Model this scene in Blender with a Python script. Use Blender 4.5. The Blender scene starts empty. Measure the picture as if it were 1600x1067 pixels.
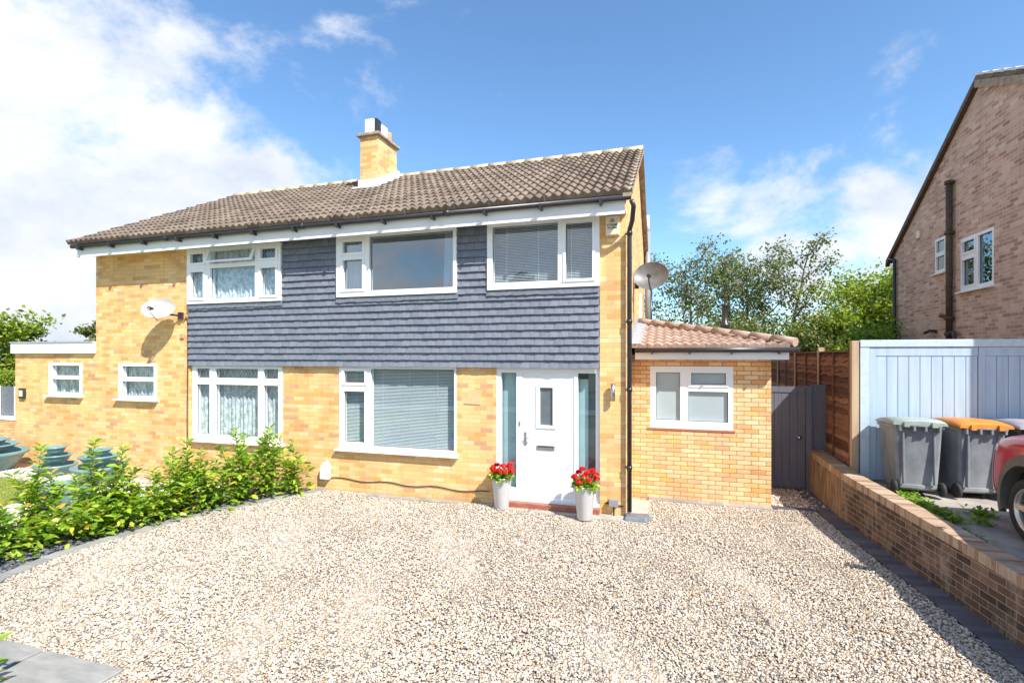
import bpy, bmesh, math, random
import numpy as np
from mathutils import Vector, Matrix, Quaternion
R = math.radians
scene = bpy.context.scene
COL = scene.collection
random.seed(7); RNG = np.random.default_rng(7)

# ------------------------------------------------------------------ camera, sky, sun, exposure
YAW = R(17.0); F_PX = 791.0; HY = 556.0; EYE = 2.5
cam_d = bpy.data.cameras.new('camera'); cam = bpy.data.objects.new('camera', cam_d); COL.objects.link(cam)
cam_d.sensor_width = 36; cam_d.lens = 36 * F_PX / 1600; cam_d.shift_y = (HY - 533.5) / 1600
cam_d.clip_start = 0.05; cam_d.clip_end = 3000
cam.location = (0, 0, EYE); cam.rotation_euler = (R(90), 0, YAW)
scene.camera = cam
scene.view_settings.view_transform = 'Standard'; scene.view_settings.look = 'None'
scene.view_settings.gamma = 1; scene.view_settings.exposure = 1.0
SUN = Vector((0.78, -0.58, 1.0)).normalized()
sl = bpy.data.lights.new('sun', 'SUN'); sl.energy = 4.2; sl.angle = R(0.5); sl.color = (1, 0.95, 0.87)
so = bpy.data.objects.new('sun', sl); COL.objects.link(so); so.rotation_euler = SUN.to_track_quat('Z', 'Y').to_euler(); so.location = (6, -8, 14)

def pxdir(px, py):
    u = px - 800.0; c, s = math.cos(YAW), math.sin(YAW)
    return Vector((u * c - F_PX * s, u * s + F_PX * c, HY - py)).normalized()

class NT:
    def __init__(s, tree): s.t = tree; tree.nodes.clear()
    def n(s, typ, ins=None, **kw):
        nd = s.t.nodes.new(typ)
        for k, v in kw.items(): setattr(nd, k, v)
        for k, v in (ins or {}).items():
            if isinstance(v, bpy.types.NodeSocket): s.t.links.new(v, nd.inputs[k])
            else: nd.inputs[k].default_value = v
        return nd
    def math(s, op, a, b=0.0, c=0.0, clamp=False):
        nd = s.n('ShaderNodeMath', {0: a, 1: b, 2: c}, operation=op); nd.use_clamp = clamp
        return nd.outputs[0]
    def ramp(s, fac, stops, interp='LINEAR'):
        nd = s.n('ShaderNodeValToRGB', {0: fac}); cr = nd.color_ramp; cr.interpolation = interp
        while len(cr.elements) < len(stops): cr.elements.new(0.5)
        for e, (p, c) in zip(cr.elements, stops):
            e.position = p; e.color = (*c, 1) if len(c) == 3 else c
        return nd.outputs[0]
    def mix(s, fac, a, b, mode='MIX'):
        nd = s.n('ShaderNodeMix', data_type='RGBA', blend_type=mode)
        for i, v in ((0, fac), (6, a), (7, b)):
            if isinstance(v, bpy.types.NodeSocket): s.t.links.new(v, nd.inputs[i])
            else: nd.inputs[i].default_value = v if i == 0 else (*v, 1)
        return nd.outputs[2]

w = bpy.data.worlds.new('World'); scene.world = w; w.use_nodes = True
T = NT(w.node_tree)
sky = T.n('ShaderNodeTexSky', sky_type='NISHITA', sun_disc=False, sun_elevation=math.asin(SUN.z), sun_rotation=math.atan2(SUN.x, SUN.y),
          altitude=0, air_density=1.0, dust_density=0.3, ozone_density=1.8)
skyc = T.mix(1.0, sky.outputs[0], (1.16, 1.48, 1.66), 'MULTIPLY')
tc = T.n('ShaderNodeTexCoord').outputs['Generated']
mp = T.n('ShaderNodeMapping', {0: tc, 3: (1, 1, 1.5)}).outputs[0]
nz = T.n('ShaderNodeTexNoise', {'Vector': mp, 'Scale': 3.1, 'Detail': 12, 'Roughness': 0.60, 'Distortion': 0.25}).outputs[0]
mask = None
blobs = [(30, 240, 16, 0.66), (180, 200, 9, 0.54), (60, 440, 22, 0.70), (330, 290, 9, 0.42), (470, 230, 8, 0.20), (1180, 410, 9, 0.20),
         (1370, 390, 11, 0.48), (1450, 165, 6, 0.34), (770, 190, 4, 0.2), (530, 140, 5, 0.12), (260, 420, 16, 0.36), (770, 200, 4, 0.08), (-500, 420, 30, 0.42), (2300, 400, 16, 0.2)]
blobs += [(Vector((-.50, -.85, .17)).normalized(), None, 11, 0.62), (Vector((-.24, -.95, .20)).normalized(), None, 9, 0.55)]
for px, py, rad, amp in blobs:
    d = pxdir(px, py) if py is not None else px
    dt = T.n('ShaderNodeVectorMath', {0: tc, 1: tuple(d)}, operation='DOT_PRODUCT').outputs['Value']
    m = T.n('ShaderNodeMapRange', {0: dt, 1: math.cos(R(rad * 1.5)), 2: math.cos(R(rad * 0.45)), 3: 0.0, 4: amp}, interpolation_type='SMOOTHSTEP').outputs[0]
    mask = m if mask is None else T.math('MAXIMUM', mask, m)
sep = T.n('ShaderNodeSeparateXYZ', {0: tc})
back = T.n('ShaderNodeMapRange', {0: sep.outputs[1], 1: 0.05, 2: -0.35, 3: 0.0, 4: 0.36}).outputs[0]
mask = T.math('MAXIMUM', mask, back)
dens = T.math('ADD', T.math('MULTIPLY_ADD', nz, 1.9, -0.55), mask)
alpha = T.n('ShaderNodeMapRange', {0: dens, 1: 0.62, 2: 0.95, 3: 0.0, 4: 1.0}, interpolation_type='SMOOTHSTEP').outputs[0]
nz2 = T.n('ShaderNodeTexNoise', {'Vector': mp, 'Scale': 4.2, 'Detail': 9, 'Roughness': 0.58}).outputs[0]
cc = T.ramp(nz2, [(0.36, (5.0, 5.5, 6.4)), (0.50, (6.3, 6.6, 7.15)), (0.60, (7.3, 7.45, 7.7))])
out = T.mix(alpha, skyc, cc)
bg = T.n('ShaderNodeBackground', {0: out, 1: 0.075})
T.t.links.new(bg.outputs[0], T.n('ShaderNodeOutputWorld').inputs[0])

# ------------------------------------------------------------------ materials
MATS = {}
def newmat(name):
    m = bpy.data.materials.new(name); m.use_nodes = True; MATS[name] = m
    return m, NT(m.node_tree)
def finish(t, col, rough=0.6, bump=None, bstr=0.3, bdist=0.01, metal=0.0, spec=0.5, **extra):
    ins = {'Base Color': col if isinstance(col, bpy.types.NodeSocket) else (*col, 1), 'Roughness': rough, 'Metallic': metal, 'Specular IOR Level': spec}
    ins.update(extra)
    p = t.n('ShaderNodeBsdfPrincipled', ins)
    if bump is not None:
        b = t.n('ShaderNodeBump', {'Height': bump, 'Strength': bstr, 'Distance': bdist})
        t.t.links.new(b.outputs[0], p.inputs['Normal'])
    t.t.links.new(p.outputs[0], t.n('ShaderNodeOutputMaterial').inputs[0])
    return p
def plain(name, c1, c2=None, scale=8.0, rough=0.6, bstr=0.15, bdist=0.004, stretch=(1, 1, 1), metal=0.0, spec=0.5, **extra):
    m, t = newmat(name)
    o = t.n('ShaderNodeTexCoord').outputs['Object']
    v = t.n('ShaderNodeMapping', {0: o, 3: stretch}).outputs[0]
    n = t.n('ShaderNodeTexNoise', {'Vector': v, 'Scale': scale, 'Detail': 7, 'Roughness': 0.62}).outputs[0]
    if c2 is None: c2 = tuple(x * 0.8 for x in c1)
    col = t.ramp(n, [(0.36, c1), (0.66, c2)])
    finish(t, col, rough, n, bstr, bdist, metal, spec, **extra)
    return m
def brickmat(name, stops, mortar, bw=0.225, rh=0.075, ms=0.005, rough=0.85, off=0.5, bstr=0.6, stain=None, bdist=0.006):
    m, t = newmat(name)
    uv = t.n('ShaderNodeTexCoord').outputs['UV']
    wob = t.n('ShaderNodeTexNoise', {'Vector': uv, 'Scale': 9.0, 'Detail': 2}).outputs['Color']
    wv = t.n('ShaderNodeVectorMath', {0: wob, 1: (0.5, 0.5, 0.5)}, operation='SUBTRACT').outputs[0]
    wv = t.n('ShaderNodeVectorMath', {0: wv, 'Scale': 0.006}, operation='SCALE').outputs[0]
    v = t.n('ShaderNodeVectorMath', {0: uv, 1: wv}, operation='ADD').outputs[0]
    b = t.n('ShaderNodeTexBrick', {'Vector': v, 'Color1': (0, 0, 0, 1), 'Color2': (1, 1, 1, 1), 'Mortar': (0.5, 0.5, 0.5, 1), 'Scale': 1.0,
            'Mortar Size': ms, 'Mortar Smooth': 0.25, 'Bias': 0.0, 'Brick Width': bw, 'Row Height': rh})
    b.offset = off
    bc = t.ramp(b.outputs[0], stops)
    n = t.n('ShaderNodeTexNoise', {'Vector': uv, 'Scale': 38.0, 'Detail': 6, 'Roughness': 0.65}).outputs[0]
    n2 = t.n('ShaderNodeTexNoise', {'Vector': uv, 'Scale': 1.3, 'Detail': 4}).outputs[0]
    bc = t.mix(0.55, bc, t.ramp(n, [(0.3, (0.72, 0.70, 0.66)), (0.62, (1.12, 1.1, 1.08))]), 'MULTIPLY')
    bc = t.mix(0.8, bc, t.ramp(n2, [(0.3, (0.80, 0.78, 0.78)), (0.7, (1.10, 1.09, 1.05))]), 'MULTIPLY')
    col = t.mix(b.outputs['Fac'], bc, mortar)
    if stain:
        st = t.n('ShaderNodeMapping', {0: uv, 3: (2.6, 0.7, 1)}).outputs[0]
        s = t.n('ShaderNodeTexNoise', {'Vector': st, 'Scale': 1.7, 'Detail': 8, 'Roughness': 0.72, 'Distortion': 0.4}).outputs[0]
        s = t.n('ShaderNodeMapRange', {0: s, 1: 0.52, 2: 0.66}).outputs[0]
        s = t.math('MULTIPLY', s, 0.7)
        col = t.mix(s, col, stain)
    stv = t.n('ShaderNodeMapping', {0: uv, 3: (3.0, 0.25, 1)}).outputs[0]
    sn = t.n('ShaderNodeTexNoise', {'Vector': stv, 'Scale': 1.6, 'Detail': 6, 'Roughness': 0.65}).outputs[0]
    col = t.mix(0.55, col, t.ramp(sn, [(0.36, (0.80, 0.77, 0.74)), (0.52, (1, 1, 1))]), 'MULTIPLY')
    h = t.math('SUBTRACT', t.math('MULTIPLY', n, 0.35), b.outputs['Fac'])
    finish(t, col, rough, h, bstr, bdist)
    return m
def perisland(name, stops, rough=0.6, scale=60, var=0.4, spec=0.4, transl=None, big=0):
    m, t = newmat(name)
    r = t.n('ShaderNodeNewGeometry').outputs['Random Per Island']
    o = t.n('ShaderNodeTexCoord').outputs['Object']
    n = t.n('ShaderNodeTexNoise', {'Vector': o, 'Scale': scale, 'Detail': 3}).outputs[0]
    col = t.ramp(r, stops)
    col = t.mix(var, col, t.ramp(n, [(0.3, (0.7, 0.7, 0.7)), (0.7, (1.2, 1.2, 1.2))]), 'MULTIPLY')
    if big:
        nb = t.n('ShaderNodeTexNoise', {'Vector': o, 'Scale': big, 'Detail': 5, 'Roughness': 0.6}).outputs[0]
        col = t.mix(1.0, col, t.ramp(nb, [(0.34, (0.84, 0.83, 0.82)), (0.56, (1.0, 1.0, 1.0))]), 'MULTIPLY')
    p = finish(t, col, rough, None, spec=spec)
    if transl:
        tr = t.n('ShaderNodeBsdfTranslucent', {0: t.mix(1.0, col, transl, 'MULTIPLY')})
        mx = t.n('ShaderNodeMixShader', {0: 0.38, 1: p.outputs[0], 2: tr.outputs[0]})
        outn = [x for x in t.t.nodes if x.type == 'OUTPUT_MATERIAL'][0]
        t.t.links.new(mx.outputs[0], outn.inputs[0])
    return m
def glassmat(name, ior=2.1, tint=(0.86, 0.93, 0.95), rough=0.0):
    m, t = newmat(name)
    g_ = t.n('ShaderNodeNewGeometry')
    dt = t.n('ShaderNodeVectorMath', {0: g_.outputs['Incoming'], 1: g_.outputs['Normal']}, operation='DOT_PRODUCT').outputs['Value']
    f0 = ((ior - 1) / (ior + 1)) ** 2
    om = t.math('SUBTRACT', 1.0, t.math('ABSOLUTE', dt), clamp=True)
    fr = t.math('ADD', f0, t.math('MULTIPLY', t.math('POWER', om, 5.0), 1 - f0), clamp=True)
    o = t.n('ShaderNodeTexCoord').outputs['Object']
    n = t.n('ShaderNodeTexNoise', {'Vector': o, 'Scale': 0.9, 'Detail': 1}).outputs[0]
    bmp = t.n('ShaderNodeBump', {'Height': n, 'Strength': 0.05, 'Distance': 0.06}).outputs[0]
    g = t.n('ShaderNodeBsdfGlossy', {'Color': (0.84, 0.94, 1, 1), 'Roughness': rough, 'Normal': bmp})
    tr = t.n('ShaderNodeBsdfTransparent', {'Color': (*tint, 1)})
    mx = t.n('ShaderNodeMixShader', {0: fr, 1: tr.outputs[0], 2: g.outputs[0]})
    t.t.links.new(mx.outputs[0], t.n('ShaderNodeOutputMaterial').inputs[0])
    return m

YB = [(0.0, (0.76, 0.42, 0.15)), (0.10, (0.72, 0.37, 0.12)), (0.2, (0.82, 0.505, 0.21)), (0.45, (0.85, 0.56, 0.26)), (0.6, (0.79, 0.465, 0.18)),
      (0.72, (0.87, 0.62, 0.34)), (0.88, (0.81, 0.485, 0.20)), (0.95, (0.66, 0.37, 0.20)), (1.0, (0.60, 0.34, 0.18))]
M = {}
M['brick'] = brickmat('yellow_brick', YB, (0.58, 0.41, 0.24), ms=0.004)
M['brick_new'] = brickmat('orange_yellow_brick', [(0, (0.76, 0.38, 0.17)), (0.2, (0.84, 0.52, 0.27)), (0.5, (0.86, 0.58, 0.32)), (0.65, (0.76, 0.40, 0.20)), (0.8, (0.88, 0.63, 0.36)),
                          (0.93, (0.82, 0.45, 0.12)), (1, (0.7, 0.32, 0.15))], (0.26, 0.17, 0.10), ms=0.006)
M['brick_brown'] = brickmat('brown_brick', [(0, (0.38, 0.22, 0.16)), (0.3, (0.58, 0.39, 0.30)), (0.6, (0.68, 0.50, 0.40)), (0.85, (0.50, 0.31, 0.23)), (1, (0.76, 0.60, 0.50))], (0.62, 0.50, 0.41), ms=0.007)
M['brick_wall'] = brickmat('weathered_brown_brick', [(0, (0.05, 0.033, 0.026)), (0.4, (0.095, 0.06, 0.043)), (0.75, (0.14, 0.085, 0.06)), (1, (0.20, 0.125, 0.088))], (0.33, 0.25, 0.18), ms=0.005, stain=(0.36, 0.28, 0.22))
M['coping'] = brickmat('brick_on_edge', [(0, (0.25, 0.155, 0.09)), (0.5, (0.37, 0.25, 0.155)), (1, (0.46, 0.34, 0.23))], (0.44, 0.36, 0.29), bw=0.075, rh=0.30, ms=0.005, off=0.0, stain=(0.5, 0.44, 0.38))
M['render'] = plain('stained_render', (0.34, 0.23, 0.14), (0.13, 0.08, 0.05), 7, 0.9, 0.4, 0.006, (1, 1.4, 0.3))
M['white'] = plain('white_upvc', (0.86, 0.87, 0.88), (0.82, 0.83, 0.84), 3, 0.28, 0.02)
M['fascia'] = plain('white_fascia_paint', (0.84, 0.84, 0.85), (0.74, 0.74, 0.75), 2.5, 0.4, 0.03, stretch=(0.4, 1, 1))
M['soffit'] = plain('painted_soffit', (0.80, 0.79, 0.76), (0.7, 0.69, 0.66), 3, 0.6, 0.05)
M['black'] = plain('black_plastic', (0.022, 0.023, 0.028), (0.035, 0.036, 0.04), 5, 0.35, 0.03)
M['grey_pipe'] = plain('grey_plastic', (0.22, 0.23, 0.25), (0.3, 0.31, 0.32), 5, 0.4, 0.03)
M['iron'] = plain('weathered_cast_iron', (0.05, 0.038, 0.03), (0.13, 0.075, 0.04), 9, 0.7, 0.3)
M['slate_tile'] = None
M['lead'] = plain('lead_sheet', (0.30, 0.32, 0.36), (0.40, 0.42, 0.45), 14, 0.5, 0.4, 0.01)
M['lead_dark'] = plain('slate_blue_lead', (0.115, 0.13, 0.165), (0.17, 0.19, 0.22), 14, 0.5, 0.5, 0.01)
M['mortar_w'] = plain('white_flaunching', (0.75, 0.76, 0.80), (0.6, 0.61, 0.66), 12, 0.7, 0.4, 0.01)
M['stone_cap'] = plain('concrete_cap', (0.42, 0.34, 0.25), (0.22, 0.17, 0.13), 9, 0.9, 0.5, 0.01)
M['concrete'] = plain('concrete', (0.46, 0.43, 0.38), (0.33, 0.30, 0.27), 3.5, 0.9, 0.4, 0.006)
M['drive'] = plain('old_concrete_drive', (0.42, 0.38, 0.33), (0.22, 0.20, 0.18), 2.2, 0.92, 0.5, 0.008)
M['slab'] = plain('grey_sandstone', (0.33, 0.32, 0.295), (0.22, 0.22, 0.21), 3, 0.75, 0.35, 0.006, (1, 3, 1))
M['asphalt'] = plain('asphalt', (0.05, 0.05, 0.052), (0.07, 0.07, 0.07), 30, 0.9, 0.4, 0.004)
M['terra'] = plain('terracotta', (0.62, 0.30, 0.18), (0.50, 0.24, 0.15), 5, 0.8, 0.2)
M['redstep'] = plain('red_tile_step', (0.28, 0.09, 0.06), (0.38, 0.14, 0.09), 9, 0.5, 0.2)
M['sill_red'] = plain('red_clay_sill', (0.42, 0.15, 0.09), (0.34, 0.12, 0.07), 9, 0.6, 0.2)
M['chrome'] = plain('brushed_steel', (0.62, 0.62, 0.62), (0.5, 0.5, 0.5), 20, 0.25, 0.05, metal=1.0)
M['dishgrey'] = plain('dish_grey_paint', (0.10, 0.105, 0.115), (0.15, 0.15, 0.155), 6, 0.45, 0.05)
M['dishwhite'] = plain('dish_pale_paint', (0.58, 0.55, 0.54), (0.50, 0.47, 0.46), 6, 0.5, 0.05)
M['cream'] = plain('cream_plastic', (0.80, 0.72, 0.55), (0.72, 0.64, 0.48), 4, 0.45, 0.03)
M['gategrey'] = plain('slate_blue_grey_paint', (0.13, 0.14, 0.18), (0.105, 0.11, 0.145), 22, 0.55, 0.25, 0.003, (1, 1, 0.06))
M['bluedoor'] = plain('pale_blue_paint', (0.42, 0.53, 0.63), (0.33, 0.44, 0.54), 11, 0.55, 0.2, 0.003, (1, 1, 0.07))
M['bluetrim'] = plain('pale_blue_trim_paint', (0.50, 0.60, 0.68), (0.42, 0.52, 0.60), 11, 0.55, 0.2, 0.003)
M['timber'] = plain('weathered_timber_post', (0.52, 0.38, 0.25), (0.38, 0.26, 0.17), 12, 0.85, 0.4, 0.004, (1, 1, 0.08))
M['fence'] = plain('red_brown_fence_board', (0.24, 0.105, 0.06), (0.085, 0.04, 0.025), 9, 0.85, 0.8, 0.01, (1, 0.10, 1))
M['lap'] = perisland('waney_lap_board', [(0, (0.09, 0.04, 0.026)), (0.35, (0.17, 0.075, 0.042)), (0.7, (0.26, 0.13, 0.075)), (1, (0.36, 0.21, 0.13))], 0.85, 14, 0.6)
M['bin'] = plain('grey_bin_plastic', (0.15, 0.165, 0.185), (0.27, 0.285, 0.30), 2.6, 0.5, 0.25, 0.004, (1, 1, 0.6))
M['bin_dark'] = plain('dark_bin_plastic', (0.05, 0.053, 0.065), (0.08, 0.08, 0.09), 3, 0.45, 0.1)
M['lid_green'] = plain('pale_green_lid', (0.25, 0.31, 0.27), (0.35, 0.40, 0.36), 3, 0.45, 0.1)
M['lid_orange'] = plain('orange_lid', (0.74, 0.26, 0.035), (0.60, 0.19, 0.025), 3, 0.4, 0.08)
M['lid_grey'] = plain('grey_lid', (0.40, 0.38, 0.42), (0.32, 0.3, 0.34), 3, 0.45, 0.1)
M['rubber'] = plain('rubber', (0.02, 0.02, 0.021), (0.032, 0.031, 0.03), 14, 0.8, 0.25)
M['alloy'] = plain('silver_alloy', (0.66, 0.62, 0.55), (0.6, 0.57, 0.52), 4, 0.3, 0.02, metal=0.75)
M['clad'] = plain('grey_brown_cladding', (0.11, 0.10, 0.085), (0.14, 0.125, 0.105), 9, 0.6, 0.1)
M['carred'] = plain('red_car_paint', (0.50, 0.012, 0.03), (0.47, 0.012, 0.028), 2, 0.25, 0.0, **{'Coat Weight': 1.0, 'Coat Roughness': 0.05})
M['carglass'] = plain('dark_car_glass', (0.015, 0.017, 0.02), (0.018, 0.02, 0.022), 2, 0.06, 0.0, spec=0.8)
M['lampglass'] = plain('headlight_glass', (0.5, 0.55, 0.6), (0.42, 0.46, 0.5), 8, 0.08, 0.0, spec=0.8)
M['teal'] = plain('teal_glazed_plastic', (0.17, 0.30, 0.31), (0.12, 0.23, 0.245), 4, 0.3, 0.05)
M['vase'] = plain('pale_grey_vase', (0.62, 0.62, 0.62), (0.56, 0.56, 0.56), 4, 0.45, 0.03)
M['soil'] = plain('soil', (0.07, 0.05, 0.035), (0.12, 0.085, 0.06), 20, 0.95, 0.6, 0.02)
M['lawn'] = plain('lawn_turf', (0.20, 0.26, 0.045), (0.30, 0.32, 0.08), 7, 0.95, 0.5, 0.02)
M['field'] = plain('rough_ground', (0.11, 0.14, 0.05), (0.16, 0.15, 0.08), 0.6, 0.95, 0.4, 0.02)
M['bark'] = plain('brown_bark', (0.16, 0.12, 0.09), (0.09, 0.065, 0.05), 12, 0.9, 0.6, 0.02, (1, 1, 0.3))
M['birchbark'] = plain('pale_birch_bark', (0.45, 0.42, 0.38), (0.18, 0.15, 0.13), 7, 0.85, 0.4, 0.01, (1, 1, 1.5))
M['stem'] = plain('green_brown_stem', (0.17, 0.13, 0.06), (0.11, 0.09, 0.05), 12, 0.8, 0.3)
M['net'] = None
M['curtain'] = plain('white_curtain', (0.72, 0.78, 0.82), (0.6, 0.68, 0.74), 4, 0.9, 0.3, 0.01, (6, 1, 0.3))
M['blind'] = plain('white_blind_slat', (0.78, 0.80, 0.80), (0.72, 0.74, 0.75), 3, 0.5, 0.02)
M['frost'] = plain('frosted_glass', (0.46, 0.58, 0.60), (0.40, 0.52, 0.54), 1.2, 0.22, 0.02, spec=0.9)
M['frostgrey'] = plain('grey_frosted_glass', (0.10, 0.12, 0.14), (0.13, 0.15, 0.17), 6, 0.25, 0.3, spec=0.9)
M['frostlight'] = plain('pale_frosted_glass', (0.40, 0.47, 0.50), (0.34, 0.41, 0.44), 1.0, 0.16, 0.02, spec=0.9)
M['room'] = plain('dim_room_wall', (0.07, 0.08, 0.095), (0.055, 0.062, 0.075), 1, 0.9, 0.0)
M['glass'] = glassmat('window_glass')
M['glass_hi'] = glassmat('reflective_window_glass', 3.2, (0.5, 0.62, 0.72))
M['glass_mid'] = glassmat('coated_window_glass', 2.5, (0.84, 0.90, 0.93))
M['plaque'] = plain('buff_stone_plaque', (0.62, 0.46, 0.24), (0.56, 0.42, 0.22), 6, 0.8, 0.1)
M['ink'] = plain('dark_print', (0.03, 0.03, 0.03), None, 5, 0.6, 0)
M['greenink'] = plain('green_print', (0.28, 0.38, 0.26), None, 5, 0.6, 0)
STONE = [(0.0, (0.53, 0.45, 0.355)), (0.22, (0.66, 0.59, 0.495)), (0.42, (0.48, 0.395, 0.305)), (0.52, (0.69, 0.635, 0.555)), (0.66, (0.43, 0.31, 0.20)),
         (0.72, (0.57, 0.485, 0.385)), (0.82, (0.30, 0.275, 0.255)), (0.90, (0.12, 0.12, 0.125)), (0.94, (0.50, 0.385, 0.27)), (1.0, (0.46, 0.26, 0.12))]
M['stone'] = perisland('gravel_stone', STONE, 0.75, 120, 0.35, big=0.9)
M['stone_pale'] = perisland('pale_gravel_stone', [(0, (0.72, 0.66, 0.6)), (0.5, (0.84, 0.8, 0.76)), (0.8, (0.6, 0.5, 0.45)), (1, (0.5, 0.4, 0.36))], 0.75, 120, 0.3)
M['slatechip'] = perisland('slate_chip', [(0, (0.06, 0.065, 0.08)), (0.5, (0.12, 0.125, 0.15)), (0.85, (0.2, 0.21, 0.24)), (0.93, (0.2, 0.12, 0.08)), (1, (0.3, 0.3, 0.33))], 0.6, 60, 0.3)
M['leaf_shrub'] = perisland('glossy_shrub_leaf', [(0, (0.09, 0.19, 0.018)), (0.3, (0.19, 0.34, 0.03)), (0.65, (0.38, 0.52, 0.06)), (0.9, (0.48, 0.56, 0.08)), (0.97, (0.66, 0.56, 0.06)), (1, (0.62, 0.28, 0.04))], 0.32, 14, 0.4, 0.5, (1.2, 1.4, 0.5))
M['leaf_birch'] = perisland('birch_leaf', [(0, (0.08, 0.12, 0.04)), (0.5, (0.16, 0.20, 0.06)), (0.85, (0.25, 0.27, 0.08)), (1, (0.36, 0.31, 0.10))], 0.5, 3, 0.4, 0.4, (1, 1.2, 0.5))
M['leaf_bright'] = perisland('bright_leaf', [(0, (0.14, 0.20, 0.025)), (0.5, (0.27, 0.35, 0.04)), (0.85, (0.40, 0.45, 0.06)), (1, (0.48, 0.48, 0.10))], 0.5, 2, 0.5, 0.4, (1.1, 1.3, 0.5))
M['leaf_dark'] = perisland('dark_leaf', [(0, (0.03, 0.06, 0.018)), (0.5, (0.06, 0.11, 0.025)), (1, (0.11, 0.17, 0.04))], 0.5, 3, 0.4, 0.4, (1, 1.2, 0.5))
M['weed'] = perisland('weed_leaf', [(0, (0.12, 0.24, 0.02)), (1, (0.3, 0.42, 0.06))], 0.5, 8, 0.3, 0.4, (1.1, 1.3, 0.5))
M['grassblade'] = perisland('grass_blade', [(0, (0.20, 0.27, 0.04)), (0.6, (0.34, 0.38, 0.08)), (1, (0.46, 0.44, 0.16))], 0.6, 3, 0.3, 0.3, (1.1, 1.2, 0.5))
M['petal'] = perisland('red_petal', [(0, (0.62, 0.008, 0.01)), (0.7, (0.80, 0.02, 0.02)), (1, (0.85, 0.07, 0.05))], 0.6, 14, 0.2, 0.3, (1.2, 0.5, 0.5))
M['petal_w'] = perisland('white_petal', [(0, (0.8, 0.76, 0.76)), (1, (0.85, 0.82, 0.82))], 0.6, 14, 0.2, 0.3)

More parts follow.
